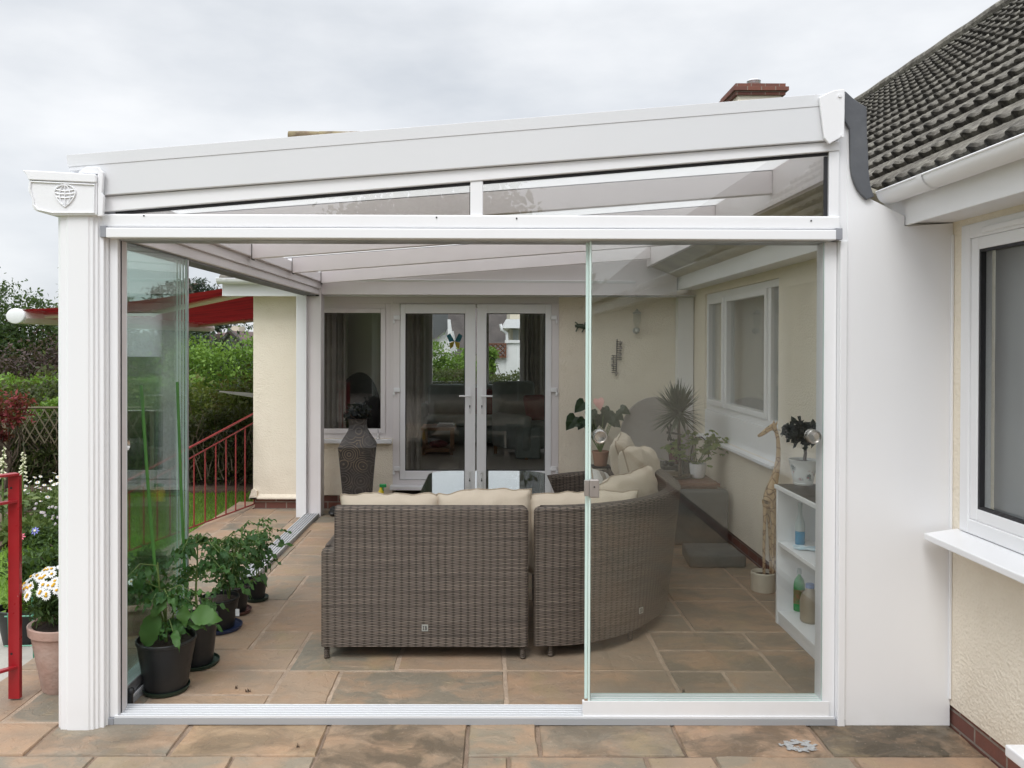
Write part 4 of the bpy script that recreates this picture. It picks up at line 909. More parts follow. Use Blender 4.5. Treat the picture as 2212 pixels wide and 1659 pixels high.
# roof beams
for Y in (.83, 2.0, 3.17, 4.35):
    xa, xe = .061, 3.42
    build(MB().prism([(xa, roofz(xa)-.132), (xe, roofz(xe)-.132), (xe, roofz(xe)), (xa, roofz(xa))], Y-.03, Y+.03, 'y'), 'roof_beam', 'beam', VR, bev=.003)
    build(MB().box(xa-.0005, xa+.004, Y-.032, Y+.032, roofz(xa)-.14, roofz(xa)), 'beam_end_cap', 'gasket', VR)
build(MB().prism([(3.421, roofz(3.42)-.2), (3.46, roofz(3.42)-.2), (3.46, roofz(3.46)+.05), (3.421, roofz(3.42)+.05)], .05, 4.5, 'y'), 'wall_plate', 'beam', VR)
build(MB().prism([(3.461, roofz(3.42)-.2), (3.742, 2.50), (3.742, 2.52), (3.461, roofz(3.42)-.175)], .05, 4.5, 'y'), 'underlay_board', pm('stained_underlay', (.56, .52, .42), (.46, .43, .34), 3, .9, .3, 20, dirt=(.30, .28, .24)), VR)
ys = [.0, .83, 2.0, 3.17, 4.35, 4.56]
for a, b in zip(ys[:-1], ys[1:]):
    build(MB().face([(-.1, a+.002, roofz(-.1)+.004), (3.46, a+.002, roofz(3.46)+.004), (3.46, b-.002, roofz(3.46)+.004), (-.1, b-.002, roofz(-.1)+.004)]), 'roof_pane', 'opal', VR)
    if a > 0: build(MB().prism([(-.1, roofz(-.1)+.006), (3.46, roofz(3.46)+.006), (3.46, roofz(3.46)+.04), (-.1, roofz(-.1)+.04)], a-.03, a+.03, 'y'), 'glazing_bar', 'white', VR)
# gutter with moulded end cap and globe emblem
gz = lambda a, b: F3(a*.336, 328+b*.336, -.125)
outl = [gz(185, 182), gz(182, 205), gz(178, 240), gz(190, 272), gz(206, 300), gz(204, 345), gz(215, 368), gz(232, 380), gz(290, 394), gz(342, 408), gz(622, 406), gz(622, 200), gz(620, 196)]
build(MB().prism(outl, -.125, 4.62, 'y'), 'gutter', 'white', VR, bev=.004)
build(MB().prism([gz(150, 119), gz(158, 128), gz(178, 152), gz(188, 181), gz(622, 199), gz(622, 152), gz(612, 146)], -.135, 4.63, 'y'), 'cornice', 'white', VR, bev=.003)
rim = [gz(a, b) for a, b in ((200, 192), (195, 240), (212, 296), (218, 340), (245, 372), (340, 392), (608, 392), (612, 212))]
mb = MB(); mb.tube([(p[0], -.128, p[1]) for p in rim+rim[:1]], .004, 6); build(mb, 'cap_moulding', 'white', VR, smooth=True)
build(MB().prism([gz(622, 95), gz(545, 93), gz(490, 130), gz(622, 140)], -.115, -.06, 'y'), 'gutter_bracket', 'white', VR, bev=.003)
build(MB().prism([gz(623, 95), gz(660, 130), gz(650, 260), gz(662, 285), gz(655, 410), gz(623, 414)], -.12, -.10, 'y'), 'cap_joint', 'white', VR, bev=.003)
ec = gz(420, 280); R_ = gz(487, 280)[0]-ec[0]; mb = MB()
def eg(a, b): return (ec[0]+a*R_, -.1285, ec[1]+b*R_)
shield = [eg(math.cos(t), .25+.75*math.sin(t)) for t in np.linspace(-.25, PI+.25, 22)]+[eg(-.75, -.35), eg(-.45, -.75), eg(0, -1.1), eg(.45, -.75), eg(.75, -.35)]
mb.tube(shield+[shield[0]], .0035, 6)
for k in (-.5, 0, .5): mb.tube([eg(k*math.cos(t), .95*math.sin(t)) for t in np.linspace(-PI/2*(.75 if k else .85), PI/2, 14)], .003, 5)
for h_ in (-.12, .22, .55): w_ = math.sqrt(max(.05, 1-(h_-.15)**2))*.95; mb.tube([eg(w_*t, h_-.12*(1-t*t)) for t in np.linspace(-1, 1, 10)], .003, 5)
build(mb, 'globe_emblem', 'white', VR, smooth=True)
# floor tracks
def track(x0, x1, y0, y1, alongx):
    mb = MB(); mb.box(x0, x1, y0, y1, .001, .030)
    build(mb, 'floor_track', 'trackbase', VR)
    a, b = (y0, y1) if alongx else (x0, x1); n = 6
    for k in range(n):
        t = a+.006+(b-a-.012)*k/(n-1)
        if alongx: build(MB().box(x0+.002, x1-.002, t-.0032, t+.0032, .0302, .042), 'track_rib', 'rib', VR, bev=.0015)
        else: build(MB().box(t-.0032, t+.0032, y0+.002, y1-.002, .0302, .042), 'track_rib', 'rib', VR, bev=.0015)
track(.02, 3.43, -.055, .075, True); track(-.125, .015, .08, 4.46, False)
build(MB().box(-.01, .0195, -.058, .078, .001, .03).box(3.4305, 3.475, -.058, .05, .001, .03), 'track_end', 'grey_cap', VR)
# sliding glass panels: frontal stack at the right
def panel(x0, x1, y, z0, z1, rail, axis='x', knob=None):
    p = sub('sliding_panel', VR); t = .005
    def bx(a0, a1, d0, d1, c0, c1): return MB().box(a0, a1, y+d0, y+d1, c0, c1) if axis == 'x' else MB().box(y+d0, y+d1, a0, a1, c0, c1)
    g = bx(x0+.001, x1-.001, -t, t, z0+rail, z1); gg = build(g, 'pane', 'glass' if axis == 'x' else 'glass_side', p)
    gg.data.materials.append(MA['edge'])
    for f in gg.data.polygons:
        n = f.normal
        if abs(n[0 if axis == 'y' else 1]) < .5: f.material_index = 1
    if rail: build(bx(x0, x1, -.012, .012, z0, z0+rail-.001), 'bottom_rail', 'white' if axis == 'x' else 'alu', p, bev=.003)
    return p
zb, zr = F3(1500, 1549, -.03)[1], F3(1500, 1513, -.03)[1]-F3(1500, 1549, -.03)[1]
pxs = F3(1258, 1500, -.03)[0]; pxe = F3(1788, 1500, -.03)[0]
Pn = panel(pxs+.035, pxe-.03, -.03, zb, hz0-.003, zr)
build(MB().box(pxs, pxe, -.046, -.0425, zb, zb+zr+.003).box(pxs, pxs+.01, -.0424, -.02, zb, zb+zr), 'rail_cover', 'white', Pn, bev=.002)
for k, dx in enumerate((.05, .022, .012)): panel(pxs+.02+dx*.4+.006*k, pxe-.02, -.003+.026*k, .045, hz0-.003, .06)
build(MB().box(pxs+.026, pxs+.034, -.04, -.018, zb+zr, hz0-.004).box(pxs+.012, pxs+.0255, -.012, -.004, zb+zr, hz0-.004), 'edge_profile', 'edge', Pn)
def knob(px, py, parent):
    p = PY(px, py, -.04); mb = MB(); mb.lathe([(.0335, .0), (.034, -.012), (.0315, -.020), (.027, -.021), (.024, -.012), (.010, -.0105), (.002, -.0095)], (p.x, -.0355, p.z), 36, ax='y'); build(mb, 'knob', 'steel', parent, smooth=True)
    build(MB().lathe([(.033, 0), (.034, .01), (.03, .012)], (p.x, -.0245, p.z), 28, ax='y'), 'knob_back', 'steel', parent, smooth=True)
knob(1296, 943, Pn); knob(1757, 943, Pn)
a, b = PY(1273, 1035, -.05), PY(1294, 1075, -.05)
build(MB().box(a.x, b.x, -.062, -.038, b.z, a.z), 'latch', 'latch', Pn, bev=.006); a, b = PY(1262, 1037, -.045), PY(1273, 1071, -.045); build(MB().box(a.x, b.x-.001, -.055, -.036, b.z, a.z), 'latch_plate', 'latch', Pn, bev=.002)
a = PY(1284, 1052, -.063); build(MB().tube([(a.x, -.0655, a.z), (a.x, -.0615, a.z)], .004, 8), 'lock_pin', 'gasket', Pn)
# side stack at the left
for k in range(4):
    p = panel(.065+.01*k, .925+.006*k, -.012-.02*k, .045, 2.296, .055, 'y')
    if k == 0: 
        mb = MB().box(-.02, -.004, .925, .943, .1, 2.295); build(mb, 'edge_profile', 'alu', p)
        mb = MB(); mb.lathe([(.034, 0), (.034, .012), (.027, .018), (.02, .008)], (0, 0, 0), 28); mb.xf(Matrix.Translation((-.006, .11, 1.30)) @ Matrix.Rotation(PI/2, 4, 'Y')); build(mb, 'knob', 'steel', p, smooth=True)
q = PZ(263, 1515, .02); build(MB().tube([(.028, .10, .02), (.028, .10, .075), (.03, .10, .085)], .015, 10).sphere((.03, .10, .09), .02, 10), 'floor_bolt', 'black', VR, smooth=True)

# ------------------------------------------------------------------ rattan furniture
def wicker_wall(path, z0, z1, th, mb, u0=0, cap=True, rnd=.02, top=None, lean=0):
    """an upholstery-thick woven wall standing on a plan path (left side = outside); rounded top edge"""
    P = [Vector((p[0], p[1])) for p in path]; n = len(P); L = [0]
    for i in range(1, n): L.append(L[-1]+(P[i]-P[i-1]).length)
    def nrm(i):
        d = (P[min(i+1, n-1)]-P[max(i-1, 0)]).normalized(); return Vector((d.y, -d.x))
    sec = [(0, 'b'), (0, 't'), (rnd*.3, 'u'), (rnd, 'v'), (th-rnd, 'v'), (th-rnd*.3, 'u'), (th, 't'), (th, 'b')]
    base = len(mb.v); k = len(sec)
    for i in range(n):
        nn = nrm(i); zt = (top(P[i]) if top else z1)
        for off, h in sec:
            z = {'b': z0, 't': zt-rnd, 'u': zt-rnd*.3, 'v': zt}[h]; q = P[i]-nn*(off+(lean*min(1, max(0, (i/(n-1)-.12)/.3)) if h == 'b' else 0)); mb.v.append((q.x, q.y, z))
    vv = [0, z1-z0-rnd, z1-z0-rnd*.4, z1-z0, z1-z0+th, z1-z0+th+rnd*.5, z1-z0+th+rnd, 2*(z1-z0)+th]
    for i in range(n-1):
        zt = (top(P[i]) if top else z1); vv = [0, zt-z0-rnd, zt-z0-rnd*.4, zt-z0, zt-z0+th, zt-z0+th+rnd*.5, zt-z0+th+rnd, 2*(zt-z0)+th]
        for j in range(k-1):
            a = base+i*k+j; mb.f.append([a, a+k, a+k+1, a+1]); mb.uv[len(mb.f)-1] = [(u0+L[i], vv[j]), (u0+L[i+1], vv[j]), (u0+L[i+1], vv[j+1]), (u0+L[i], vv[j+1])]
        a = base+i*k; mb.f.append([a, a+k-1, a+2*k-1, a+k])
    if cap:
        for e, fl in ((0, False), (n-1, True)):
            ids = [base+e*k+j for j in range(k)]; mb.f.append(ids[::-1] if not fl else ids)
    return mb
def wleg(p, x, y, h=.085, r=.017):
    m = MB(); prof = []
    for i in range(6): z = .004+i*(h-.004)/6; prof += [(r*.82, z), (r, z+.003), (r, z+.009), (r*.82, z+.0115)]
    m.lathe([(r*.7, 0)]+prof+[(r*.8, h)], (x, y, 0), 14); build(m, 'leg', 'rattan', p, smooth=True)
def badge(p, c, d, nm='maker_badge'):
    """small metal badge with a bar and a B"""
    c = Vector(c); d = Vector(d).normalized(); n = Vector((d.y, -d.x, 0)); up = Vector((0, 0, 1)); s = .018
    def q(a, b, o): return c+d*a*s+up*b*s+n*o
    mb = MB(); 
    for o0, o1, a0, a1, b0, b1 in ((.0, .003, -1, 1, -1, 1),):
        mb.v += [tuple(q(a, b, o)) for o in (o0, o1) for a in (a0, a1) for b in (b0, b1)]; mb.f += [[0, 1, 3, 2], [4, 6, 7, 5], [0, 4, 5, 1], [2, 3, 7, 6], [0, 2, 6, 4], [1, 5, 7, 3]]
    bo = build(mb, nm, 'wire', p); mb = MB()
    for a0, a1, b0, b1 in ((-.62, -.38, -.6, .6), (-.75, -.25, .5, .65), (-.75, -.25, -.65, -.5), (.0, .2, -.6, .6), (-.1, .45, .5, .65), (-.1, .45, -.65, -.5), (.1, .45, -.02, .13), (.4, .58, .08, .55), (.4, .62, -.55, .03)):
        mb.face([q(a0, b0, .0036), q(a1, b0, .0036), q(a1, b1, .0036), q(a0, b1, .0036)])
    build(mb, 'monogram', 'gasket', bo)
# two-seat sofa with its back to us
SF = thing('rattan_sofa', 'straight brown rattan sofa with its woven back to us and two beige back cushions', 'sofa', (1.41, 1.05, 0), 0)
bx0 = PY(725, 1200, .75).x; bx1 = PY(1141, 1200, .75).x; ax0 = PY(696, 1300, .75).x; zt = PY(900, 1096, .72).z; za = PY(700, 1182, .75).z
yb = .715
build(wicker_wall([(ax0, yb+.012), (ax0+.012, yb), (bx0-.002, yb), (bx0, yb)]+[(bx0+(bx1-bx0)*i/24, yb) for i in range(1, 24)]+[(bx1-.01, yb), (bx1, yb+.012)], .075, zt, .10, MB(), rnd=.025, top=lambda q: za if q.x < bx0-.001 else zt), 'backrest', 'rattan', SF, smooth=True, ang=50)
mb = wicker_wall([(ax0+.012, yb+.86), (ax0, yb+.6), (ax0, yb+.3), (ax0+.002, yb+.012), (ax0+.014, yb+.0)][::-1][::-1], .075, za, bx0-ax0+.02, MB(), rnd=.02)
mb = MB(); mb.box(ax0, bx0-.0005, yb+.0995, yb+.86, .075, za); build(mb, 'armrest', 'rattan', SF, bev=.014)
build(MB().box(bx0+.0, bx1-.01, yb+.101, yb+.86, .10, .36), 'seat_base', 'rattan', SF, bev=.012)
for x in (ax0+.028, bx1-.03):
    for y in (yb+.03, yb+.82): wleg(SF, x, y)
badge(SF, (PY(918, 1356, yb).x, yb-.0015, PY(918, 1356, yb).z), (1, 0, 0))
# curved corner sofa
CX, CY, CR = 2.07, 1.76, 1.03
cx0 = PY(1153, 1200, .75).x
pth = [(cx0, yb+.02), (cx0+.005, yb+.005)]+[(CX+CR*math.sin(t), CY-CR*math.cos(t)) for t in np.linspace(.02, PI/2, 40)]+[(CX+CR, y) for y in np.linspace(1.85, 3.42, 16)]
pth = [(cx0, yb+.04), (cx0+.012, yb+.012)]+pth[2:]
CS = thing('curved_rattan_sofa', 'curved brown rattan corner sofa behind the sliding glass panel heaped with beige cushions', 'sofa', (2.7, 1.8, 0))
build(wicker_wall(pth, .075, .868, .10, MB(), rnd=.025, top=lambda q: .868, lean=.085), 'backrest', 'rattan', CS, smooth=True, ang=50)
apth = [(CX+CR-.1, 3.53), (2.75, 3.55), (2.42, 3.50), (2.30, 3.44)]
build(wicker_wall([Vector(apth[0]).lerp(Vector(apth[1]), i/5) for i in range(6)]+[Vector(apth[1]).lerp(Vector(apth[2]), i/5) for i in range(1, 6)]+[Vector(apth[3])], .075, .63, .11, MB(), rnd=.03, top=lambda q: .66-.07*max(0, 3.0-q.x)), 'armrest', 'rattan', CS, smooth=True, ang=50)
seat = [(CX+(CR-.19)*math.sin(t), CY-(CR-.19)*math.cos(t)) for t in np.linspace(.0, PI/2, 20)]+[(CX+CR-.19, 3.40), (2.3, 3.40), (2.3, 2.0), (2.08, 1.62)]
build(MB().prism(seat, .10, .36, 'z'), 'seat_base', 'rattan', CS)
for k in (3, 17, 40, 55):
    a = Vector(pth[k]); a = a+(Vector((2.5, 2.1))-a).normalized()*(.05 if k < 10 else .115); wleg(CS, a.x, a.y)
wleg(CS, 2.34, 3.36); badge(CS, (lambda p, n: (p[0]-n.x*.036, p[1]-n.y*.036, PY(1375, 1318, 1.0).z))(pth[19], (Vector((CX, CY))-Vector(pth[19])).normalized()*-1), (pth[20][0]-pth[18][0], pth[20][1]-pth[18][1], 0))
# cushions
def pillow(name, label, cat, w, h, t, mat='cream_fab', loc=(0, 0, 0), rot=(0, 0, 0), group=None, bend=0, seed=0, pipe=True, sag=0, cd=.75):
    """soft cushion in the local x (width) / z (height) plane, thickness along y"""
    def edge(u, v):
        x, z = (u-.5)*2, (v-.5)*2; k = cd
        # corners pulled out, edges drawn in a little
        ex = 1-.05*(1-z*z)*0-.045*(1-abs(z)**3); ez = 1-.045*(1-abs(x)**3)
        X_, Z_ = x*w/2*ex, z*h/2*ez
        Z_ += sag*(x*x)*h*.5+.022*noise.noise((x*2.1+seed, z*1.3, 3))+.009*noise.noise((x*6+seed, z*5, 9))-.022*h*abs(x*z)**5*2+.012*noise.noise((x*3.3+seed, z, 1))*max(0, z); X_ += .008*noise.noise((x*2, z*3+seed, 7))
        return X_, Z_, x, z
    def top(u, v, s):
        X_, Z_, x, z = edge(u, v); th = t/2*max(0, (1-abs(x)**4.5))**.5*max(0, (1-abs(z)**3.2))**.5
        th *= 1+.12*noise.noise((x*1.6+seed, z*1.6, s)); wr = .010*noise.noise((x*4+seed, z*5, s*3))+.007*abs(noise.noise((x*9+seed, z*3, s)))
        # creases running from the seams
        wr += .006*math.sin(x*22+seed)*max(0, abs(z)-.55)
        y = s*(th+wr*min(1, th*14))
        if bend: y += bend*X_*X_
        return (X_, y, Z_)
    mb = MB(); mb.grid(lambda u, v: top(u, v, -1), 30, 22, lambda u, v: (u*w, v*h)); mb.grid(lambda u, v: top(u, v, 1), 30, 22, lambda u, v: (u*w, v*h), True)
    M_ = Matrix.Translation(loc) @ Matrix.Rotation(rot[2], 4, 'Z') @ Matrix.Rotation(rot[0], 4, 'X') @ Matrix.Rotation(rot[1], 4, 'Y')
    o = build(mb, name, mat, None, smooth=True, ang=70); o.matrix_world = M_; WM[o.name] = M_.copy(); tag(o, label, cat, group)
    if pipe:
        ring = [top(i/24, 0, 1) for i in range(25)]+[top(1, i/18, 1) for i in range(1, 19)]+[top(1-i/24, 1, 1) for i in range(1, 25)]+[top(0, 1-i/18, 1) for i in range(1, 18)]
        m2 = MB(); m2.tube(ring+[ring[0]], .0055, 6, False); build(m2, 'piping', 'piping', o, True, True)
    return o
GC = 'beige cushions on the rattan seats'
def pw(px0, px1, py, Y):
    a, b = PY(px0, py, Y), PY(px1, py, Y); return (a.x+b.x)/2, b.x-a.x, a.z
x, w, z = pw(735, 947, 1066, .91); pillow('back_cushion', 'left beige back cushion on the straight rattan sofa', 'cushion', w+.02, .50, .21, loc=(x, .925, z-.245), rot=(-.12, .015, 0), group=GC, seed=1)
x, w, z = pw(948, 1151, 1059, .91); pillow('back_cushion', 'right beige back cushion on the straight rattan sofa, higher at its right corner', 'cushion', w+.02, .50, .21, loc=(x, .93, z-.245), rot=(-.12, -.06, .02), group=GC, seed=5)
x, w, z = pw(1153, 1330, 1067, .95); pillow('back_cushion', 'long beige cushion along the near end of the curved sofa', 'cushion', .72, .44, .21, loc=(2.36, 1.02, z-.215), rot=(-.12, -.02, .17), group=GC, bend=-.0, seed=11)
pillow('back_cushion', 'slumped beige cushion in the bend of the curved sofa beside the latch', 'cushion', .60, .46, .22, loc=(2.70, 1.36, .745), rot=(-.15, -.10, .78), group=GC, seed=14)
c = PY(1405, 1040, 2.35); pillow('back_cushion', 'big beige cushion piled rightmost on the curved sofa', 'cushion', .62, .50, .22, loc=(2.93, 2.10, .80), rot=(-.30, .12, 1.12), group=GC, seed=21)
c = PY(1362, 1000, 2.85); pillow('back_cushion', 'upright beige cushion standing tallest at the back of the curved sofa', 'cushion', .56, .54, .20, loc=(2.93, 2.80, .78), rot=(-.28, -.10, 1.30), group=GC, seed=25)
c = PY(1306, 1034, 2.6); pillow('scatter_cushion', 'grey and white striped scatter cushion on the curved sofa', 'cushion', .36, .36, .13, 'stripe', loc=(2.71, 2.48, .62), rot=(-.45, .55, 1.0), seed=31)
pillow('seat_cushion', 'beige seat cushion of the straight rattan sofa glimpsed in the gap between the sofas', 'cushion', 1.12, .66, .13, loc=(1.46, 1.27, .435), rot=(PI/2, 0, 0), seed=41)
pillow('seat_cushion', 'beige seat cushion of the curved sofa', 'cushion', .78, 1.25, .13, loc=(2.70, 2.55, .435), rot=(PI/2, 0, 0), seed=44)
# glass dining table
tx0, tx1, ty0, ty1, tz = PZ(907, 1064, .72).x, PZ(1187, 1040, .72).x, 1.62, PZ(1050, 1017, .72).y, .72
def rrect(x0, x1, y0, y1, r, n=8):
    o = []
    for cx_, cy_, a in ((x1-r, y1-r, 0), (x0+r, y1-r, 1), (x0+r, y0+r, 2), (x1-r, y0+r, 3)):
        o += [(cx_+r*math.cos((a+k/n)*PI/2), cy_+r*math.sin((a+k/n)*PI/2)) for k in range(n+1)]
    return o
TB = thing('glass_table', 'rattan dining table with pale glass top reflecting the French doors', 'table', ((tx0+tx1)/2, 2.3, 0))
g = build(MB().prism(rrect(tx0, tx1, ty0, ty1, .2), tz-.006, tz, 'z'), 'glass_top', 'glass_table', TB)
build(MB().prism(rrect(tx0+.05, tx1-.05, ty0+.05, ty1-.05, .17), tz-.085, tz-.0075, 'z'), 'apron', 'rattan', TB)
for x in (tx0+.13, tx1-.13):
    for y in (ty0+.13, ty1-.13): build(MB().box(x-.04, x+.04, y-.04, y+.04, 0, tz-.086), 'leg', 'rattan', TB, bev=.01)
# ------------------------------------------------------------------ ornaments inside the veranda
def sq(rs): return rs
vx, vY = PY(773, 1000, 4.35).x, 4.35
vz = lambda py: PY(773, py, vY).z; vr = lambda w: w/2*(vY-CAM.y)/FPX*1.41
VS = thing('floor_vase', 'tall dark square-shouldered vase embossed with scrolls below the rear window', 'vase', (vx, vY, 0))
ks = [(vr(54), 0), (vr(56), .02), (vr(64), vz(1050)), (vr(78), vz(972)), (vr(80), vz(962)), (vr(72), vz(954)), (vr(54), vz(940)), (vr(40), vz(927)), (vr(36), vz(917)), (vr(39), vz(906)), (vr(43), vz(903)), (vr(37), vz(903.5)), (vr(30), vz(915))]
mb = MB(); n = len(ks)
for i in range(n-1):
    for k in range(4):
        def pt(j, kk): a = PI/4+kk*PI/2+.12; r, z = ks[j]; return (vx+r*math.cos(a), vY+r*math.sin(a), z)
        mb.face([pt(i, k), pt(i, k+1), pt(i+1, k+1), pt(i+1, k)], [(k*.4+.2-ks[i][0]*.7, ks[i][1]), (k*.4+.2+ks[i][0]*.7, ks[i][1]), (k*.4+.2+ks[i+1][0]*.7, ks[i+1][1]), (k*.4+.2-ks[i+1][0]*.7, ks[i+1][1])])
build(mb, 'body', 'vase', VS, smooth=False, bev=0)
P = clump_pts(420, (vx+.02, vY, vz(896)+.03), (.13, .12, .055), 12); V, F, R = leaves(P, .055, .1, .5); npmesh('dried_foliage', V, F, LF['bonsai'], VS, R)
mb = MB()
for k in range(14): limb(mb, (vx, vY, vz(915)), (vx+random.uniform(-.12, .12), vY+random.uniform(-.1, .1), vz(893)+random.uniform(-.01, .05)), .005, .003, 4)
build(mb, 'dried_stems', 'bark', VS)
b = PY(817, 948, YB-.05); B_ = thing('bell', 'small silver bell on a wire on the rear window sill', 'bell', tuple(b))
build(MB().lathe([(.024, 0), (.022, .004), (.016, .02), (.014, .045), (.008, .058), (.003, .06)], tuple(b), 20), 'bell_body', 'steel', B_, smooth=True)
build(MB().tube([(b.x, b.y, b.z+.06), (b.x-.003, b.y, b.z+.11), (b.x+.012, b.y, b.z+.15), (b.x+.018, b.y, b.z+.17), (b.x+.008, b.y, b.z+.178)], .0025, 6), 'wire_hook', 'iron', B_)
q = PZ(713, 1112, .0); s = thing('slipper', 'black slipper on the paving by the rear post', 'slipper', (q.x+.04, q.y, 0))
build(MB().sphere((q.x+.04, q.y, .03), (.055, .11, .03), 14), 'sole', 'black', s, smooth=True); build(MB().sphere((q.x+.04, q.y+.03, .055), (.05, .07, .03), 12), 'upper', 'black', s, smooth=True)
q = PY(823, 1060, 2.75)
s = thing('footstool', 'low rattan footstool hidden beyond the straight sofa', 'stool', (q.x, 2.75, 0)); build(MB().box(q.x-.2, q.x+.2, 2.55, 2.95, .09, q.z-.09), 'seat', 'rattan', s, bev=.015)
for a in (-.17, .17):
    for b2_ in (2.58, 2.92): wleg(s, q.x+a, b2_, .09)
zb_ = q.z-.09
s = thing('spray_bottle', 'yellow bottle with green trigger top poking up above the straight sofa', 'bottle', (q.x, 2.75, zb_))
build(MB().lathe([(.022, 0), (.024, .01), (.024, .08), (.012, .105), (.011, .118)], (q.x, 2.75, zb_), 18), 'body', 'yellow', s, smooth=True); build(MB().box(q.x-.012, q.x+.045, 2.738, 2.762, zb_+.118, zb_+.145).box(q.x+.01, q.x+.022, 2.742, 2.758, zb_+.085, zb_+.118), 'trigger', 'greenpl', s, bev=.005)
# wall ornaments
g = PY(1259, 707, YB-.012); s = thing('gecko_ornament', 'dark green enamel gecko on the cream wall right of the French doors', 'ornament', tuple(g)); mb = MB()
mb.tube([(g.x-.085, g.y, g.z+.012), (g.x-.05, g.y-.006, g.z+.018), (g.x-.01, g.y-.012, g.z+.012), (g.x+.03, g.y-.008, g.z-.005), (g.x+.06, g.y, g.z-.02), (g.x+.09, g.y, g.z-.055)], [.012, .02, .026, .02, .011, .003], 10); build(mb, 'body', 'gecko', s, smooth=True)
for a, b_, d, e in ((-.05, .02, -.085, .055), (-.05, .0, -.075, -.045), (.02, .01, .03, .055), (.02, -.01, -.01, -.055)): build(MB().tube([(g.x+a, g.y-.004, g.z+b_), (g.x+(a+d)/2, g.y-.006, g.z+(b_+e)/2+.008), (g.x+d, g.y-.002, g.z+e)], [.008, .006, .007], 6), 'leg', 'gecko', s, smooth=True)
w = lambda px, py: PY(px, py, YB-.02)
s = thing('wall_sculpture', 'slender openwork metal sculpture of stacked bars on the cream wall', 'ornament', tuple(w(1330, 770))); mb = MB()
a, b_ = w(1333, 733), w(1331, 812); mb.tube([a, b_], .006, 6); a2, b2 = w(1325, 768), w(1325, 800); mb.tube([a2, b2], .004, 6); a3, b3 = w(1340, 736), w(1339, 778); mb.tube([a3, b3], .004, 6)
for k in range(9): y_ = 738+k*4.8; mb.tube([w(1331, y_), w(1343, y_+.6)], .0045, 5)
for k in range(9): y_ = 768+k*4.6; mb.tube([w(1321, y_), w(1333, y_+.6)], .0045, 5)
build(mb, 'bars', 'iron', s); mb = MB()
for px, py in ((1341, 740), (1341, 752), (1323, 775), (1323, 788), (1332, 806), (1340, 766)): p = w(px, py); mb.box(p.x-.014, p.x+.014, p.y-.012, p.y-.004, p.z-.012, p.z+.012)
build(mb, 'panels', 'latch', s)
p = PY(1376, 690, YB-.06); s = thing('wall_lantern', 'clear glass wall lantern on the cream wall near the corner', 'lamp', tuple(p))
build(MB().lathe([(.045, 0), (.05, .01), (.02, .03), (.008, .05)], (p.x, p.y, p.z+.06), 16), 'cap', 'wire', s, smooth=True); build(MB().lathe([(.022, -.09), (.042, -.02), (.042, .058)], tuple(p), 12), 'glass', 'glass_win', s, smooth=True)
build(MB().lathe([(.012, -.15), (.03, -.13), (.028, -.1), (.02, -.092)], tuple(p), 16), 'base', 'wire', s, smooth=True); build(MB().tube([(p.x, p.y, p.z-.12), (p.x, YB-.002, p.z-.12)], .012, 8).lathe([(.035, 0), (.035, .006)], (p.x, YB-.008, p.z-.12), 16, ax='y'), 'bracket', 'wire', s, smooth=True)
# grey arched board, tables and pots in the far corner
bw, bt = PY(1340, 950, 4.55).x, PY(1412, 858, 4.55).z; bxr = PY(1490, 950, 4.55).x; bc = (bw+bxr)/2; br = (bxr-bw)/2
pts = [(bxr, .03), ]+[(bc+br*math.cos(t), bt-br*1.15+br*1.15*math.sin(t)) for t in np.linspace(0, PI, 40)]+[(bw, .03)]
tag(build(MB().prism(pts, 4.56, 4.59, 'y'), 'rounded_board', 'maroon_disc', bev=.006), 'large grey mauve board with rounded top leaning by the rear wall', 'board')
s = thing('black_side_table', 'low black side table holding the dark red pot in the corner', 'table', (3.5, 4.2, 0)); ztb = PY(1457, 1001.5, 4.22).z
build(MB().box(3.22, 3.75, 4.0, 4.42, ztb-.03, ztb), 'table_top', 'black', s, bev=.004)
for x in (3.25, 3.72):
    for y in (4.03, 4.39): build(MB().box(x-.02, x+.02, y-.02, y+.02, 0, ztb-.031), 'leg', 'black', s)
rx = PY(1457, 990, 4.22); s = thing('dark_red_pot', 'glossy dark red ribbed pot on the black side table', 'pot', (rx.x, 4.22, ztb))
prof = [(.045, 0), (.05, .005)]+[(.05+.02*k/12+.0015*(k % 2), .01+.165*k/12) for k in range(13)]+[(.068, .18), (.06, .178), (.055, .15)]; build(MB().lathe(prof, (rx.x, 4.22, ztb), 28), 'pot_body', 'pot_red', s, smooth=True)
P = ell_pts(60, (rx.x, 4.22, ztb+.19), (.05, .05, .03)); V, F, R = leaves(P, .05); npmesh('foliage', V, F, LF['anth'], s, R)
for k, (px, r_) in enumerate(((1438, .028), (1450, .032))):
    p = PY(px, 1008, 4.06); tag(build(MB().sphere((p.x, 4.06, ztb+r_), r_, 18), 'dark_glass_ball', 'glaze_dark', smooth=True), ('small dark glass ball left on the black side table', 'larger dark glass ball beside the dark red pot')[k], 'ornament', 'dark glass balls')
CZ = .55; c0 = PZ(1405, 1045, CZ); c1 = PZ(1551.6, 1045, CZ)
s = thing('wooden_chest', 'low dark brown wooden chest under the window sill carrying the plants', 'chest', (3.5, 3.6, 0))
build(MB().box(3.20, c1.x+.02, c1.y, c1.y+.55, CZ-.03, CZ), 'lid', 'wood', s, bev=.006); build(MB().box(3.22, c1.x, c1.y+.02, c1.y+.53, .06, CZ-.0305), 'body', 'wood', s, bev=.004)
for x in (3.24, c1.x-.03):
    for y in (c1.y+.04, c1.y+.5): build(MB().box(x-.02, x+.02, y-.02, y+.02, 0, .0595), 'foot', 'wood', s)
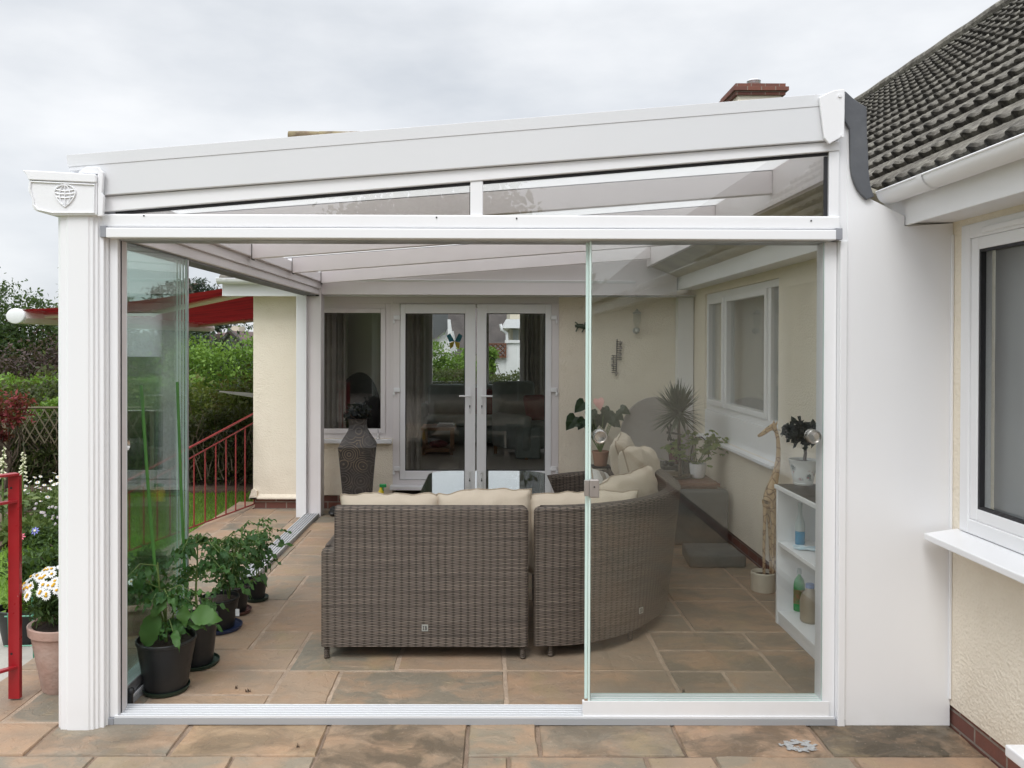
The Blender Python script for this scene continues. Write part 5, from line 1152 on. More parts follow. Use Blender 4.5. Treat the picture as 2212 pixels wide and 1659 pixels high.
# yucca
ty = c1.y+.30; yx = PY(1469, 1010, ty).x; yb0 = CZ
s = thing('yucca', 'spiky yucca on a tall bare stem in a bronze dish on the wooden chest', 'plant', (yx, ty, yb0))
build(MB().lathe([(.05, 0), (.10, .012), (.135, .035), (.14, .04), (.125, .038), (.06, .02)], (yx-.02, ty, yb0), 26), 'dish', 'gold', s, smooth=True)
yc = PY(1465, 893, ty); mb = MB(); limb(mb, (yx, ty, yb0+.02), (yc.x, ty, yc.z-.02), .017, .014, 8, .008); build(mb, 'stem', 'bark', s, smooth=True)
V, F, R = [], [], []
for k in range(260):
    el = random.uniform(-.55, 1.45); az = random.uniform(0, 2*PI); L = random.uniform(.23, .34); d = Vector((math.cos(az)*math.cos(el), math.sin(az)*math.cos(el), math.sin(el))); sd_ = d.cross(Vector((0, 0, 1))).normalized()
    p0 = Vector((yc.x, ty, yc.z))+Vector((0, 0, random.uniform(-.03, .03))); w0 = .010; b = len(V); dr = -.035 if el < .5 else -.008
    for t, ww in ((0, .8), (.35, 1.1), (.7, .75), (1, .08)):
        p = p0+d*L*t+Vector((0, 0, dr*t*t)); V += [p+sd_*w0*ww, p-sd_*w0*ww]; R += [k/110]*2
    F += [[b+2*j, b+2*j+1, b+2*j+3, b+2*j+2] for j in range(3)]
npmesh('crown', V, F, LF['yucca'], s, R)
# maple in the white pot
mp_ = PZ(1510, 1035, CZ); s = thing('potted_maple', 'little green maple in a round white pot on the wooden chest', 'plant', (mp_.x, mp_.y+.05, CZ)); mx_, my_ = mp_.x, mp_.y+.05
def potlathe(c, r0, r1, h, t=.006, rimh=.018, rimt=.005, n=36):
    return MB().lathe([(r0*.9, 0), (r0, .004), (r1, h-rimh), (r1+rimt, h-rimh+.003), (r1+rimt, h-.003), (r1+rimt-.003, h), (r1-t+.002, h), (r1-t, h-rimh), (r1-t-.004, h*.72)], c, n)
build(MB().lathe([(.045, 0), (.06, .012), (.072, .06), (.077, .12), (.078, .14), (.072, .14), (.068, .11)], (mx_, my_, CZ), 32), 'pot', 'ceramic', s, smooth=True)
build(MB().lathe([(.001, .112), (.069, .11)], (mx_, my_, CZ), 20), 'soil', 'soil', s)
mb = MB(); tips = []
for k in range(9):
    e = Vector((mx_+random.uniform(-.22, .16), my_+random.uniform(-.1, .1), CZ+random.uniform(.22, .44))); limb(mb, (mx_+random.uniform(-.02, .02), my_, CZ+.11), e, .004, .0015, 5, .06); tips.append(e)
build(mb, 'stems', 'stem', s, smooth=True)
def palmate(V, F, R, c, d, up, L, lobes=5, spread=1.15, asp=.24):
    d = d.normalized(); n = d.cross(up).normalized()
    for j in range(lobes):
        a = (j-(lobes-1)/2)*spread/((lobes-1)/2)*.95; l = L*(1-.28*abs(a)/1.2); e = d*math.cos(a)+n*math.sin(a); s_ = e.cross(up).normalized(); b = len(V)
        V += [c, c+e*l*.5+s_*l*asp, c+e*l+up*(-.12*l), c+e*l*.5-s_*l*asp]; F.append([b, b+1, b+2, b+3]); R += [random.random()]*4
V, F, R = [], [], []
for k in range(120):
    e = random.choice(tips); c = e+Vector((random.gauss(0, .05), random.gauss(0, .05), random.gauss(-.02, .05))); az = random.uniform(0, 2*PI)
    palmate(V, F, R, c, Vector((math.cos(az), math.sin(az), -.35)), Vector((random.gauss(0, .3), random.gauss(-.3, .3), 1)).normalized(), random.uniform(.05, .075))
npmesh('foliage', V, F, LF['acer'], s, R)
bp = PY(1486, 1010, c1.y+.42); s = thing('black_planter', 'square black planter with an arched cane between yucca and maple', 'pot', (bp.x, c1.y+.42, CZ)); build(MB().box(bp.x-.065, bp.x+.065, c1.y+.355, c1.y+.485, CZ+.001, CZ+.15), 'planter_body', 'black', s, bev=.006)
pts = [PY(a, b, c1.y+.42) for a, b in ((1490, 1000), (1497, 955), (1503, 945), (1515, 944), (1527, 953), (1532, 970), (1530, 992))]; build(MB().tube(pts, .006, 6), 'arched_cane', 'iron', s, smooth=True)
d0 = PY(1446, 935, c1.y+.25); s = thing('dragonfly_ornament', 'dark metal dragonfly perched beside the yucca stem', 'ornament', tuple(d0)); mb = MB(); mb.tube([(d0.x-.025, d0.y, d0.z+.004), (d0.x+.01, d0.y, d0.z), (d0.x+.06, d0.y, d0.z-.008), (d0.x+.115, d0.y, d0.z-.018)], [.012, .012, .009, .005], 8); build(mb, 'body', 'iron', s, smooth=True)
for sx_, sz_ in ((-.022, .09), (.012, .095), (-.012, -.08), (.012, -.08)): build(MB().face([(d0.x-.006, d0.y-.003, d0.z), (d0.x+sx_-.012, d0.y-.006, d0.z+sz_*.8), (d0.x+sx_, d0.y-.006, d0.z+sz_), (d0.x+sx_+.012, d0.y-.006, d0.z+sz_*.75), (d0.x+.008, d0.y-.003, d0.z)]), 'wing', 'iron', s)
# anthurium on a wrought stand
ax_ = PY(1297, 1000, 4.5); sz = PY(1297, 1006, 4.5).z
s = thing('plant_stand', 'black wrought-iron plant stand left of the rounded board', 'stand', (ax_.x, 4.5, 0)); mb = MB()
for k in range(5): mb.tube([(ax_.x-.09, 4.41, sz-.012-.03*k), (ax_.x+.09, 4.41, sz-.012-.03*k)], .006, 6)
mb.tube([(ax_.x+.03+.03*math.cos(t)*(1-t/14), 4.405, sz-.07+.03*math.sin(t)*(1-t/14)) for t in np.linspace(0, 12, 40)], .004, 5); build(mb, 'scroll_panel', 'iron', s)
build(MB().box(ax_.x-.1, ax_.x+.1, 4.4, 4.6, sz-.01, sz), 'top', 'iron', s)
for x in (-.09, .09):
    for y in (4.41, 4.59): build(MB().tube([(ax_.x+x, y, sz-.0105), (ax_.x+x*1.05, y, 0)], .007, 6), 'leg', 'iron', s)
s = thing('anthurium', 'anthurium with dark heart leaves and a pink bloom in a terracotta pot', 'plant', (ax_.x, 4.5, sz)); build(potlathe((ax_.x, 4.5, sz), .065, .085, .155), 'pot', 'terracotta', s, smooth=True); build(MB().lathe([(.001, .13), (.077, .128)], (ax_.x, 4.5, sz), 20), 'soil', 'soil', s)
def heart(mb, c, d, up, L, W):
    d = d.normalized(); s_ = d.cross(up).normalized(); up = s_.cross(d)
    pts = [(0, 0), (-.12, .28), (.02, .48), (.3, .52), (.65, .33), (1, 0), (.65, -.33), (.3, -.52), (.02, -.48), (-.12, -.28)]
    o = [c+d*a*L+s_*b*W-up*(.25*L*a*a)+up*abs(b)*.12*W for a, b in pts]; mid = c+d*.35*L
    for i in range(10): mb.face([o[i], o[(i+1) % 10], mid])
mbL, mbS = MB(), MB(); root = Vector((ax_.x, 4.5, sz+.13))
for px, py, dx, dz, L in ((1243, 900, -.6, -.8, .17), (1262, 868, -.7, -.7, .15), (1262, 905, -.5, -.8, .13), (1253, 912, -.6, -.3, .09), (1278, 885, -.2, -.9, .15), (1296, 895, .3, -.9, .16), (1312, 893, .5, -.8, .16), (1320, 905, .8, -.6, .13), (1340, 882, .9, -.4, .12), (1330, 893, .8, -.6, .11), (1305, 880, .2, -.7, .12), (1285, 905, -.2, -.9, .14)):
    p = PY(px, py, 4.45+random.uniform(-.08, .08)); heart(mbL, p, Vector((dx, -.35, dz)), Vector((.1, -.85, .4)), L, L*.85); mid = root.lerp(p, .5)+Vector((0, 0, .04)); mbS.tube([root, mid, p], .004, 5)
o = build(mbL, 'leaves', LF['anth'], s, smooth=True); build(mbS, 'stems', 'stem', s, smooth=True)
p = PY(1292, 862, 4.4); mb = MB(); heart(mb, p, Vector((.1, -.4, -.6)), Vector((0, -.9, .3)), .12, .11); build(mb, 'bloom', pm('pale_pink_spathe', (.72, .38, .34), None, 9, .35), s, smooth=True)
# grey cushion blocks on the floor
b0 = PZ(1454, 1179, 0); s = build(MB().box(PZ(1454, 1179, 0).x, min(PZ(1575, 1179, 0).x, XR-.03), b0.y, b0.y+.12, .0, .50), 'cushion_block', 'greyfab', bev=.035, smooth=True, loc=(3.65, b0.y, 0)); s.modifiers['bevel'].segments = 4; tag(s, 'charcoal square cushion standing upright against the wooden chest', 'cushion')
q0, q1, q2 = PZ(1489, 1228, 0), PZ(1613, 1228, 0), PZ(1473, 1172, .105); s = build(MB().prism([(q0.x, q0.y), (q1.x, q1.y), (q1.x-.02, q2.y), (q2.x, q2.y)], .002, .105, 'z'), 'cushion_block', 'greyfab', bev=.02, smooth=True, loc=(q0.x, q0.y, 0)); s.modifiers['bevel'].segments = 4; tag(s, 'charcoal square cushion lying flat on the paving', 'cushion')
# giraffe
gc = PZ(1655, 1284, 0); gx_, gy_ = gc.x+.012, gc.y+.10; gD = gy_
s = thing('giraffe_sculpture', 'tall painted wooden giraffe standing in a cream pot under the sill', 'sculpture', (gx_, gy_, 0))
build(MB().lathe([(.085, 0), (.088, .01), (.088, .13), (.082, .138), (.076, .13), (.074, .1)], (gx_, gy_, 0), 30), 'pot', pm('cream_pot', (.62, .58, .48), None, 9, .7, .2, 40), s, smooth=True); build(MB().lathe([(.001, .112), (.075, .11)], (gx_, gy_, 0), 20), 'soil', 'soil', s)
gp = lambda px, py, dy=0: PY(px, py, gD+dy)
verts, edges, rad = [], [], []
def chain(pts, rs, start=None):
    prev = start
    for p, r in zip(pts, rs):
        verts.append(tuple(p)); rad.append(r); i = len(verts)-1
        if prev is not None: edges.append((prev, i))
        prev = i
    return prev
chain([gp(1663, 1072)], [.042]); body = 0
b2i = chain([gp(1668, 1052)], [.040], body)
nk = chain([gp(1673, 1034), gp(1678, 1014), gp(1681, 992), gp(1681.5, 968), gp(1680, 946), gp(1676, 930), gp(1671, 921)], [.031, .024, .019, .016, .0145, .015, .019], b2i)
chain([gp(1662, 925), gp(1651, 934), gp(1642, 940), gp(1636, 942.5)], [.021, .018, .014, .010], nk)
chain([gp(1672, 914), gp(1671.5, 908)], [.006, .005], nk); chain([gp(1677, 916, .03), gp(1679, 910, .04)], [.008, .004], nk)
for px0_, px1_, dy in ((1653, 1650, -.02), (1658, 1664, .03), (1668, 1670, -.025), (1672, 1674, .02)):
    chain([gp(px0_, 1092, dy), gp((px0_+px1_)/2, 1130, dy), gp(px1_, 1180, dy), gp(px1_+.5, 1242, dy)], [.019, .012, .0115, .011], body)
me = bpy.data.meshes.new('giraffe_body'); I = WM[s.name].inverted(); me.from_pydata([tuple(I @ Vector(v)) for v in verts], edges, []); o = bpy.data.objects.new('body', me); lk(o, s); me.materials.append(MA['giraffe'])
sk = o.modifiers.new('skin', 'SKIN'); me.skin_vertices[0].data[0].use_root = True
for i, r in enumerate(rad): me.skin_vertices[0].data[i].radius = (r, r)
o.modifiers.new('sub', 'SUBSURF').render_levels = 2; sk.use_smooth_shade = True
p = gp(1660, 921, -.018); build(MB().sphere(tuple(p), .005, 8), 'eye', 'black', s, smooth=True)
# white shelf unit
h0 = PZ(1675, 1344.7, 0); sxl = h0.x; syf = h0.y; syn = .50; st_ = .90; sm_ = .535; sb_ = .085
s = thing('shelf_unit', 'white open shelf unit with dark top against the right wall', 'shelf', (sxl+.16, 1, 0)); xr_ = XR-.015
build(MB().box(sxl, xr_, syf-.025, syf, 0, st_-.03), 'end_panel', 'shelf', s, bev=.003); build(MB().box(sxl, xr_, syn, syn+.025, 0, st_-.03), 'end_panel', 'shelf', s, bev=.003)
build(MB().box(sxl-.01, xr_, syn-.01, syf+.01, st_-.0295, st_-.003), 'top', 'shelf', s, bev=.004); build(MB().box(sxl+.004, xr_-.002, syn, syf, st_-.0028, st_), 'top_surface', 'shelf_top', s)
for z in (sm_, sb_): build(MB().box(sxl+.005, xr_-.011, syn+.0255, syf-.0255, z-.025, z), 'shelf_board', 'shelf', s, bev=.002)
build(MB().box(sxl+.008, sxl+.02, syn+.0255, syf-.0255, 0, sb_-.026), 'kick_board', 'shelf', s); build(MB().box(xr_-.01, xr_, syn+.0255, syf-.0255, .02, st_-.031), 'back_panel', 'shelf', s)
c = PZ(1743, 1050, st_); bx_, by_ = c.x, c.y+.06
s = thing('potted_bonsai', 'dark crinkled little tree in a flower-printed white pot on the shelf top', 'plant', (bx_, by_, st_))
build(MB().lathe([(.058, 0), (.062, .012), (.06, .016), (.078, .10), (.09, .158), (.094, .162), (.086, .163), (.08, .14)], (bx_, by_, st_), 36), 'pot', 'flowerpot', s, smooth=True); build(MB().lathe([(.001, .147), (.081, .146)], (bx_, by_, st_), 20), 'soil', 'soil', s)
mb = MB(); limb(mb, (bx_+.01, by_, st_+.14), (bx_+.015, by_, st_+.29), .012, .009, 5, .02); build(mb, 'trunk', 'bark', s, smooth=True)
P = clump_pts(900, (bx_+.01, by_, st_+.33), (.13, .10, .075), 22, .22); V, F, R = leaves(P, .035, .1, .8); npmesh('crown', V, F, LF['bonsai'], s, R)
mb = MB(); p = PZ(1725, 1172, sm_)
for k in range(1):
    bx2, by2 = PZ(1732, 1178, sm_).x, PZ(1732, 1178, sm_).y+.03
s = thing('blue_bottle', 'clear long-necked bottle half full of blue liquid on the middle shelf', 'bottle', (bx2, by2, sm_))
build(MB().lathe([(.028, 0), (.03, .004), (.03, .085)], (bx2, by2, sm_), 22), 'liquid', 'blueliq', s, smooth=True); build(MB().lathe([(.0305, .086), (.0305, .12), (.024, .15), (.013, .19), (.0115, .235), (.014, .24), (.014, .262)], (bx2, by2, sm_), 22), 'neck', 'clearpl', s, smooth=True)
q = PZ(1742, 1187, sm_); mb = MB(); mb.grid(lambda u, v: (q.x-.07+.17*u+.01*math.sin(v*9), q.y-.05+.11*v+.02*math.sin(u*7), sm_+.006+.012*abs(noise.noise((u*4, v*5, 1)))), 16, 12); tag(build(mb, 'cloth', 'bluecloth', smooth=True, loc=(q.x, q.y, sm_)), 'crumpled pale blue cloth on the middle shelf before the blue bottle', 'cloth')
q = PZ(1716, 1163, sm_); tag(build(MB().tube([(q.x-.03, q.y, sm_+.008), (q.x, q.y+.02, sm_+.012), (q.x+.02, q.y-.01, sm_+.01), (q.x+.04, q.y+.02, sm_+.008)], .006, 6), 'twine_scrap', 'iron', loc=(q.x, q.y, sm_), smooth=True), 'little dark coil of twine at the end of the middle shelf', 'twine')
gx2, gy2 = PZ(1728, 1321, sb_).x, PZ(1728, 1321, sb_).y+.03
s = thing('green_bottle', 'dark green plastic bottle on the bottom shelf', 'bottle', (gx2, gy2, sb_)); build(MB().lathe([(.036, 0), (.04, .008), (.04, .17), (.034, .2), (.02, .225), (.018, .235)], (gx2, gy2, sb_), 24), 'body', 'greenpl', s, smooth=True); build(MB().lathe([(.02, .2355), (.022, .24), (.022, .27), (.018, .275)], (gx2, gy2, sb_), 20), 'cap', 'clearpl', s, smooth=True); build(MB().lathe([(.0405, .05), (.0405, .14)], (gx2, gy2, sb_), 24), 'label_band', pm('faded_red_label', (.35, .10, .06), (.05, .2, .06), 30, .5), s, smooth=True)
jx, jy = PZ(1752, 1345, sb_).x, PZ(1752, 1345, sb_).y+.02
s = thing('plastic_jug', 'tan plastic jug beside the green bottle on the bottom shelf', 'jug', (jx, jy, sb_)); build(MB().lathe([(.05, 0), (.058, .01), (.06, .12), (.05, .165), (.03, .19), (.022, .21)], (jx, jy, sb_), 26), 'body', 'jug', s, smooth=True); build(MB().lathe([(.026, .2105), (.026, .235)], (jx, jy, sb_), 18), 'cap', pm('blue_cap', (.12, .2, .42)), s, smooth=True); build(MB().tube([(jx+.028, jy, sb_+.19), (jx+.065, jy, sb_+.18), (jx+.07, jy, sb_+.13), (jx+.058, jy, sb_+.10)], .009, 8), 'handle', 'jug', s, smooth=True)

# ------------------------------------------------------------------ tomato and chilli plants in a row
OV = [(0, 0), (.08, .17), (.16, .25), (.26, .34), (.34, .33), (.43, .37), (.52, .31), (.60, .31), (.70, .21), (.78, .20), (.88, .09), (1, 0)]
def ovate(V, F, R, c, d, up, L, W, curl=.35, fold=.25, rv=None):
    """a folded leaf blade of two strips along the midrib"""
    d = d.normalized(); s_ = d.cross(up); s_ = s_.normalized() if s_.length > 1e-4 else Vector((1, 0, 0)); u = s_.cross(d); r = random.random() if rv is None else rv; b = len(V)
    wv = random.uniform(0, 6)
    for a, w_ in OV:
        m_ = c+d*L*a-u*curl*L*a*a; e = .012*math.sin(a*11+wv)
        V += [m_+s_*w_*W*1.3+u*(fold*w_*W+e), m_, m_-s_*w_*W*1.3+u*(fold*w_*W-e)]; R += [r]*3
    for i in range(len(OV)-1): q = b+3*i; F += [[q, q+1, q+4, q+3], [q+1, q+2, q+5, q+4]]
def potplant(name, label, cat, x, y, r0, r1, h, ph, nst, kind, lsize, stake=None, tagp=False, sides=22, spreadr=.2, big=()):
    s = thing(name, label, cat, (x, y, 0), 0, None)
    z0 = .012; build(potlathe((x, y, z0), r0, r1, h), 'pot', 'black', s, smooth=True); build(MB().lathe([(.001, h*.9), (r1*.6, h*.905), (r1-.008, h*.88)], (x, y, z0), 24), 'soil', 'soil', s)
    V, F, R = [], [], []; mb = MB(); zs = z0+h*.9
    def sprig(p, d, L, n):
        d = d.normalized(); tip = p+d*L+Vector((0, 0, -.25*L)); mid = p+d*L*.55+Vector((0, 0, .02)); mb.tube([p, mid, tip], [.003, .0025, .0015], 5)
        for k in range(n):
            t = .35+.65*k/max(1, n-1); q = p.lerp(tip, t)+Vector((0, 0, .02*(1-t)))
            for sg in ((-1, 1) if k < n-1 else (0,)):
                sd_ = d.cross(Vector((0, 0, 1))).normalized(); dd = (d*(.5 if sg else 1)+sd_*sg*.9+Vector((0, 0, random.uniform(-.55, .1))))
                l = lsize*random.uniform(.65, 1.15)*(1.15 if sg == 0 else .85); ovate(V, F, R, q, dd, Vector((random.gauss(0, .35), random.gauss(-.15, .35), 1)), l, l*.50 if kind == 'tomato' else l*.42, random.uniform(.2, .7), random.uniform(.1, .5))
    for k in range(nst):
        b0 = Vector((x+random.uniform(-.02, .02)*nst*(nst > 2), y+random.uniform(-.02, .02)*nst*(nst > 2), zs)); top = b0+Vector((random.uniform(-.07, .07), random.uniform(-.07, .07), ph*random.uniform(.8, 1.05)))
        pts = limb(mb, b0, top, .008 if kind == 'tomato' else .005, .003, 6, .03)
        for j in range(15 if kind == 'tomato' else 17):
            t = random.uniform(.18, 1.); p = pts[min(5, int(t*6))].lerp(pts[min(6, int(t*6)+1)], (t*6) % 1); az = random.uniform(0, 2*PI)
            sprig(p, Vector((math.cos(az), math.sin(az), random.uniform(-.1, .55))), spreadr*random.uniform(.4, 1.), 4 if kind == 'tomato' else 2)
    for px, py, dy, dx, dz, L in big:
        p = PY(px, py, y+dy); root = Vector((x, y, zs+.06)); mb.tube([root, root.lerp(p, .5)+Vector((0, 0, .03)), p], [.005, .004, .003], 5); ovate(V, F, R, p, Vector((dx, -.3, dz)), Vector((0, -.8, .5)), L, L*.66, .2, .2, .9)
    build(mb, 'stems', 'stem', s, smooth=True); npmesh('foliage', V, F, LF['tomato'], s, R)
    if stake: build(MB().tube(stake, .0085, 8), 'support_cane', 'cane', s, smooth=True)
    if tagp: q = PY(514, 1322, y-r1*.8); build(MB().box(q.x-.012, q.x+.012, q.y-.012, q.y-.009, q.z-.022, q.z+.022), 'price_label', 'ceramic', s)
    return s
def saucer(label, x, y, r, mat): tag(build(MB().lathe([(r*.86, .0), (r, .003), (r+.006, .022), (r+.002, .023), (r-.004, .009), (.01, .0075)], (x, y, .001), 32), 'saucer', mat, smooth=True, loc=(x, y, 0)), label, 'saucer')
MA['bluepl'] = pm('dark_blue_plastic', (.025, .04, .10), None, 8, .4); MA['brownpl'] = pm('brown_plastic', (.11, .045, .035), None, 8, .5); MA['greenblk'] = pm('dark_green_plastic', (.015, .035, .022), None, 8, .4)
potplant('potted_tomato', 'nearest tomato plant in the largest black pot, tied to a green cane', 'plant',   .112, .33, .105, .145, .262, .52, 1, 'tomato', .09, [PY(305, 832, .33), PY(319, 1040, .33), Vector((.085, .36, .10))], spreadr=.2,
         big=((338, 1325, -.08, -.3, -1, .19), (358, 1290, -.1, -.6, -.8, .12), (395, 1308, -.06, .2, -1, .11), (413, 1325, -.04, 1, -.05, .17), (312, 1240, .0, -.5, -.9, .11)))
saucer('black saucer under the nearest tomato pot', .112, .33, .112, 'greenblk')
potplant('potted_tomato', 'second tomato plant in line with the tall green cane leaning on the glass', 'plant', .148, .66, .088, .112, .26, .54, 1, 'tomato', .085, [PY(383, 825, .64), PY(392, 1080, .65), Vector((.10, .66, .12))], spreadr=.22)
saucer('black-green saucer under the second tomato pot', .148, .66, .118, 'greenblk')
potplant('potted_chilli', 'bushy chilli plant in a black pot on a blue saucer', 'plant', .085, 1.22, .09, .118, .19, .44, 3, 'chilli', .08, None, True, spreadr=.15)
saucer('dark blue saucer under the chilli pot', .085, 1.22, .135, 'bluepl')
potplant('potted_chilli', 'chilli plant in a small black pot on a brown saucer', 'plant', .09, 1.52, .07, .09, .17, .44, 2, 'chilli', .075, None, spreadr=.15)
saucer('brown saucer under the small chilli pot', .09, 1.52, .10, 'brownpl')
potplant('potted_chilli', 'farthest chilli plant in the line, in the smallest black pot', 'plant', .155, 1.78, .055, .07, .14, .40, 2, 'chilli', .085, None, spreadr=.15)
saucer('dark green saucer under the farthest chilli pot', .155, 1.78, .078, 'greenblk')

# ------------------------------------------------------------------ outside on the left
s = thing('red_railing', 'bright red painted railing post with rails in the left foreground', 'railing', (-.62, .2, 0)); rp = PZ(31, 1513, 0); a0 = rp.x-.03; y0 = rp.y; zt_ = PY(25, 1022, rp.y).z
build(MB().box(a0-.002, a0+.056, y0, y0+.025, .006, zt_-.012), 'post', 'red', s, bev=.003); e = Vector((-.28, -.36))
def rbar(z, w, t, nm='rail'):
    d = e.normalized(); n_ = Vector((d.y, -d.x))*w/2; p = Vector((a0+.04, y0+.012)); q = p+e; mb = MB(); mb.prism([tuple(p+n_), tuple(p-n_), tuple(q-n_), tuple(q+n_)], z, z+t, 'z'); build(mb, nm, 'red', s, bev=.002)
rbar(zt_-.0115, .05, .012, 'handrail'); rbar(zt_-.15, .028, .014); rbar(.16, .028, .014)
for k in range(1, 4): p = Vector((a0+.04, y0+.012))+e*(.24*k+.02); build(MB().box(p.x-.008, p.x+.008, p.y-.008, p.y+.008, .175, zt_-.151), 'baluster', 'red', s)
for z in (zt_-.075, .235): build(MB().tube([(a0+.016, y0-.001, z), (a0+.016, y0+.004, z)], .006, 8), 'bolt_hole', 'gasket', s)
# terracotta pot of marguerites
dp = PZ(120, 1500, 0); dx_, dy_ = dp.x, dp.y+.1; rimz = PY(70, 1340, dy_).z
s = thing('daisy_pot', 'weathered terracotta pot brimming with white marguerites by the gutter post', 'plant', (dx_, dy_, 0)); rr_ = dx_-PY(70, 1345, dy_).x
build(MB().lathe([(rr_*.62, 0), (rr_*.64, .01), (rr_*.93, rimz-.05), (rr_*1.0, rimz-.046), (rr_*1.02, rimz-.004), (rr_*.98, rimz), (rr_*.9, rimz-.005), (rr_*.85, rimz-.05)], (dx_, dy_, 0), 36), 'pot', 'oldterra', s, smooth=True); build(MB().lathe([(.001, rimz-.03), (rr_*.86, rimz-.035)], (dx_, dy_, 0), 20), 'soil', 'soil', s)
P = clump_pts(2600, (dx_, dy_, rimz+.12), (rr_*1.12, rr_*1.1, .14), 60, .2, .35); V, F, R = leaves(P, .035, .3, .3); npmesh('foliage', V, F, LF['shrub'], s, R)
def flower(name, parent, c, up, r, npet, pm_, cm, local=False):
    up = up.normalized(); t = up.orthogonal().normalized(); b = up.cross(t); mb = MB()
    for k in range(npet):
        a = 2*PI*k/npet+random.uniform(-.08, .08); e = t*math.cos(a)+b*math.sin(a); n_ = up.cross(e); l = r*random.uniform(.9, 1.05)
        mb.face([c+e*r*.18, c+e*l*.6+n_*r*.17-up*.02*r, c+e*l-up*r*.12, c+e*l*.6-n_*r*.17-up*.02*r])
    o = build(mb, name, pm_, parent); m2 = MB()
    m2.grid(lambda u, v: c+(t*math.cos(2*PI*u)+b*math.sin(2*PI*u))*r*.28*math.sin(v*PI/2)+up*(.16*r*math.cos(v*PI/2)+.003), 8, 3); build(m2, 'flower_centre', cm, o, smooth=True); return o
for k in range(58):
    d = Vector((random.gauss(0, .6), random.gauss(-.45, .5), random.uniform(.25, 1.1))).normalized(); c = Vector((dx_+d.x*rr_*1.22, dy_+d.y*rr_*1.2, rimz+.14+d.z*.155))
    flower('flower', s, c, d+Vector((.05, -.35, .2)), .027*random.uniform(.85, 1.1), 13, 'petal_w', 'petal_y')
flower('flower', s, PY(38, 1280, dy_-.15), Vector((-.6, -.5, .4)), .03, 13, 'petal_w', 'petal_y')
# plain terracotta pot behind it
op = PZ(92, 1450, 0); s = thing('terracotta_pot', 'orange terracotta pot half hidden behind the daisy pot', 'pot', (op.x+.05, op.y+.12, 0)); build(potlathe((op.x+.05, op.y+.12, 0), .075, .115, .27, .01, .04, .012), 'pot_body', 'terracotta', s, smooth=True)
P = ell_pts(90, (op.x+.05, op.y+.12, .29), (.08, .08, .05)); V, F, R = leaves(P, .05); npmesh('foliage', V, F, LF['shrub'], s, R)
bp = PZ(28, 1402, -.13); s = thing('black_garden_pot', 'black plastic pot with young seedlings on the concrete path', 'plant', (bp.x-.02, bp.y+.12, -.13)); build(potlathe((bp.x-.02, bp.y+.12, -.129), .10, .14, .235), 'pot', 'black', s, smooth=True); build(MB().lathe([(.001, .2), (.13, .2)], (bp.x-.02, bp.y+.12, -.129), 20), 'soil', 'soil', s)
P = ell_pts(90, (bp.x-.02, bp.y+.12, .13), (.11, .11, .06)); V, F, R = leaves(P, .055, .5, .8); npmesh('foliage', V, F, LF['bright'], s, R)
# green wire plant frame
s = thing('wire_frame', 'green wire plant frame standing by the daisy pot', 'plant frame', (-1.0, 1.0, -.13)); fy = 1.0
for px in (18, 70): a, b = PY(px, 1325 if px == 18 else 1290, fy), PY(px+4, 1400, fy); build(MB().tube([(a.x, fy, a.z), (a.x+.01, fy, -.128)], .006, 6), 'upright', pm('green_coated_wire', (.06, .22, .14), None, 9, .4), s)
for py in (1330, 1394): a, b = PY(10, py+2, fy), PY(98, py, fy); build(MB().tube([a, b], .005, 6), 'crossbar', pm('green_coated_rod', (.10, .30, .20), None, 9, .4), s)
# pots beyond the side glass
for k, (px, py, r_, h_, m_, lab, lm) in enumerate(((292, 1335, .16, .26, 'oldterra', 'stone-coloured planter of small succulents beyond the side glass', 'shrub'), (262, 1375, .12, .2, 'oldterra', 'low planter with white marguerites just outside the side glass', 'shrub'))):
    p = PZ(px, py, -.001); cx_, cy_ = p.x, p.y+r_; 
    if k == 1: cx_, cy_ = -.42, 1.15
    s = thing('planter', lab, 'plant', (cx_, cy_, 0)); build(potlathe((cx_, cy_, 0), r_*.72, r_, h_, .012, .035, .01), 'pot', m_, s, smooth=True); build(MB().lathe([(.001, h_*.88), (r_-.014, h_*.87)], (cx_, cy_, 0), 20), 'soil', 'soil', s)
    P = clump_pts(700, (cx_, cy_, h_+.05), (r_*.95, r_*.95, .08), 24); V, F, R = leaves(P, .045, .3, .45); npmesh('foliage', V, F, LF[lm], s, R)
    if k == 1:
        for j in range(14): d = Vector((random.gauss(.3, .5), random.gauss(-.3, .5), 1)).normalized(); flower('flower', s, Vector((cx_+d.x*.12, cy_+d.y*.12, h_+.10+d.z*.04)), d, .026, 12, 'petal_w', 'petal_y')
p = PZ(98, 1262, -.42); s = thing('round_shrub', 'small dark rounded shrub on the lawn behind the marguerites', 'shrub', (p.x, p.y, -.42)); P = clump_pts(3600, (p.x+.1, p.y+.1, -.24), (.40, .4, .20), 60, .2); V, F, R = leaves(P, .06, .4, .4); npmesh('foliage', V, F, LF['shrub'], s, R)
mb = MB()
for k in range(8): limb(mb, (p.x+.1, p.y+.1, -.42), (p.x+.1+random.uniform(-.3, .3), p.y+.1+random.uniform(-.3, .3), -.12), .012, .004, 4)
build(mb, 'stems', 'bark', s)
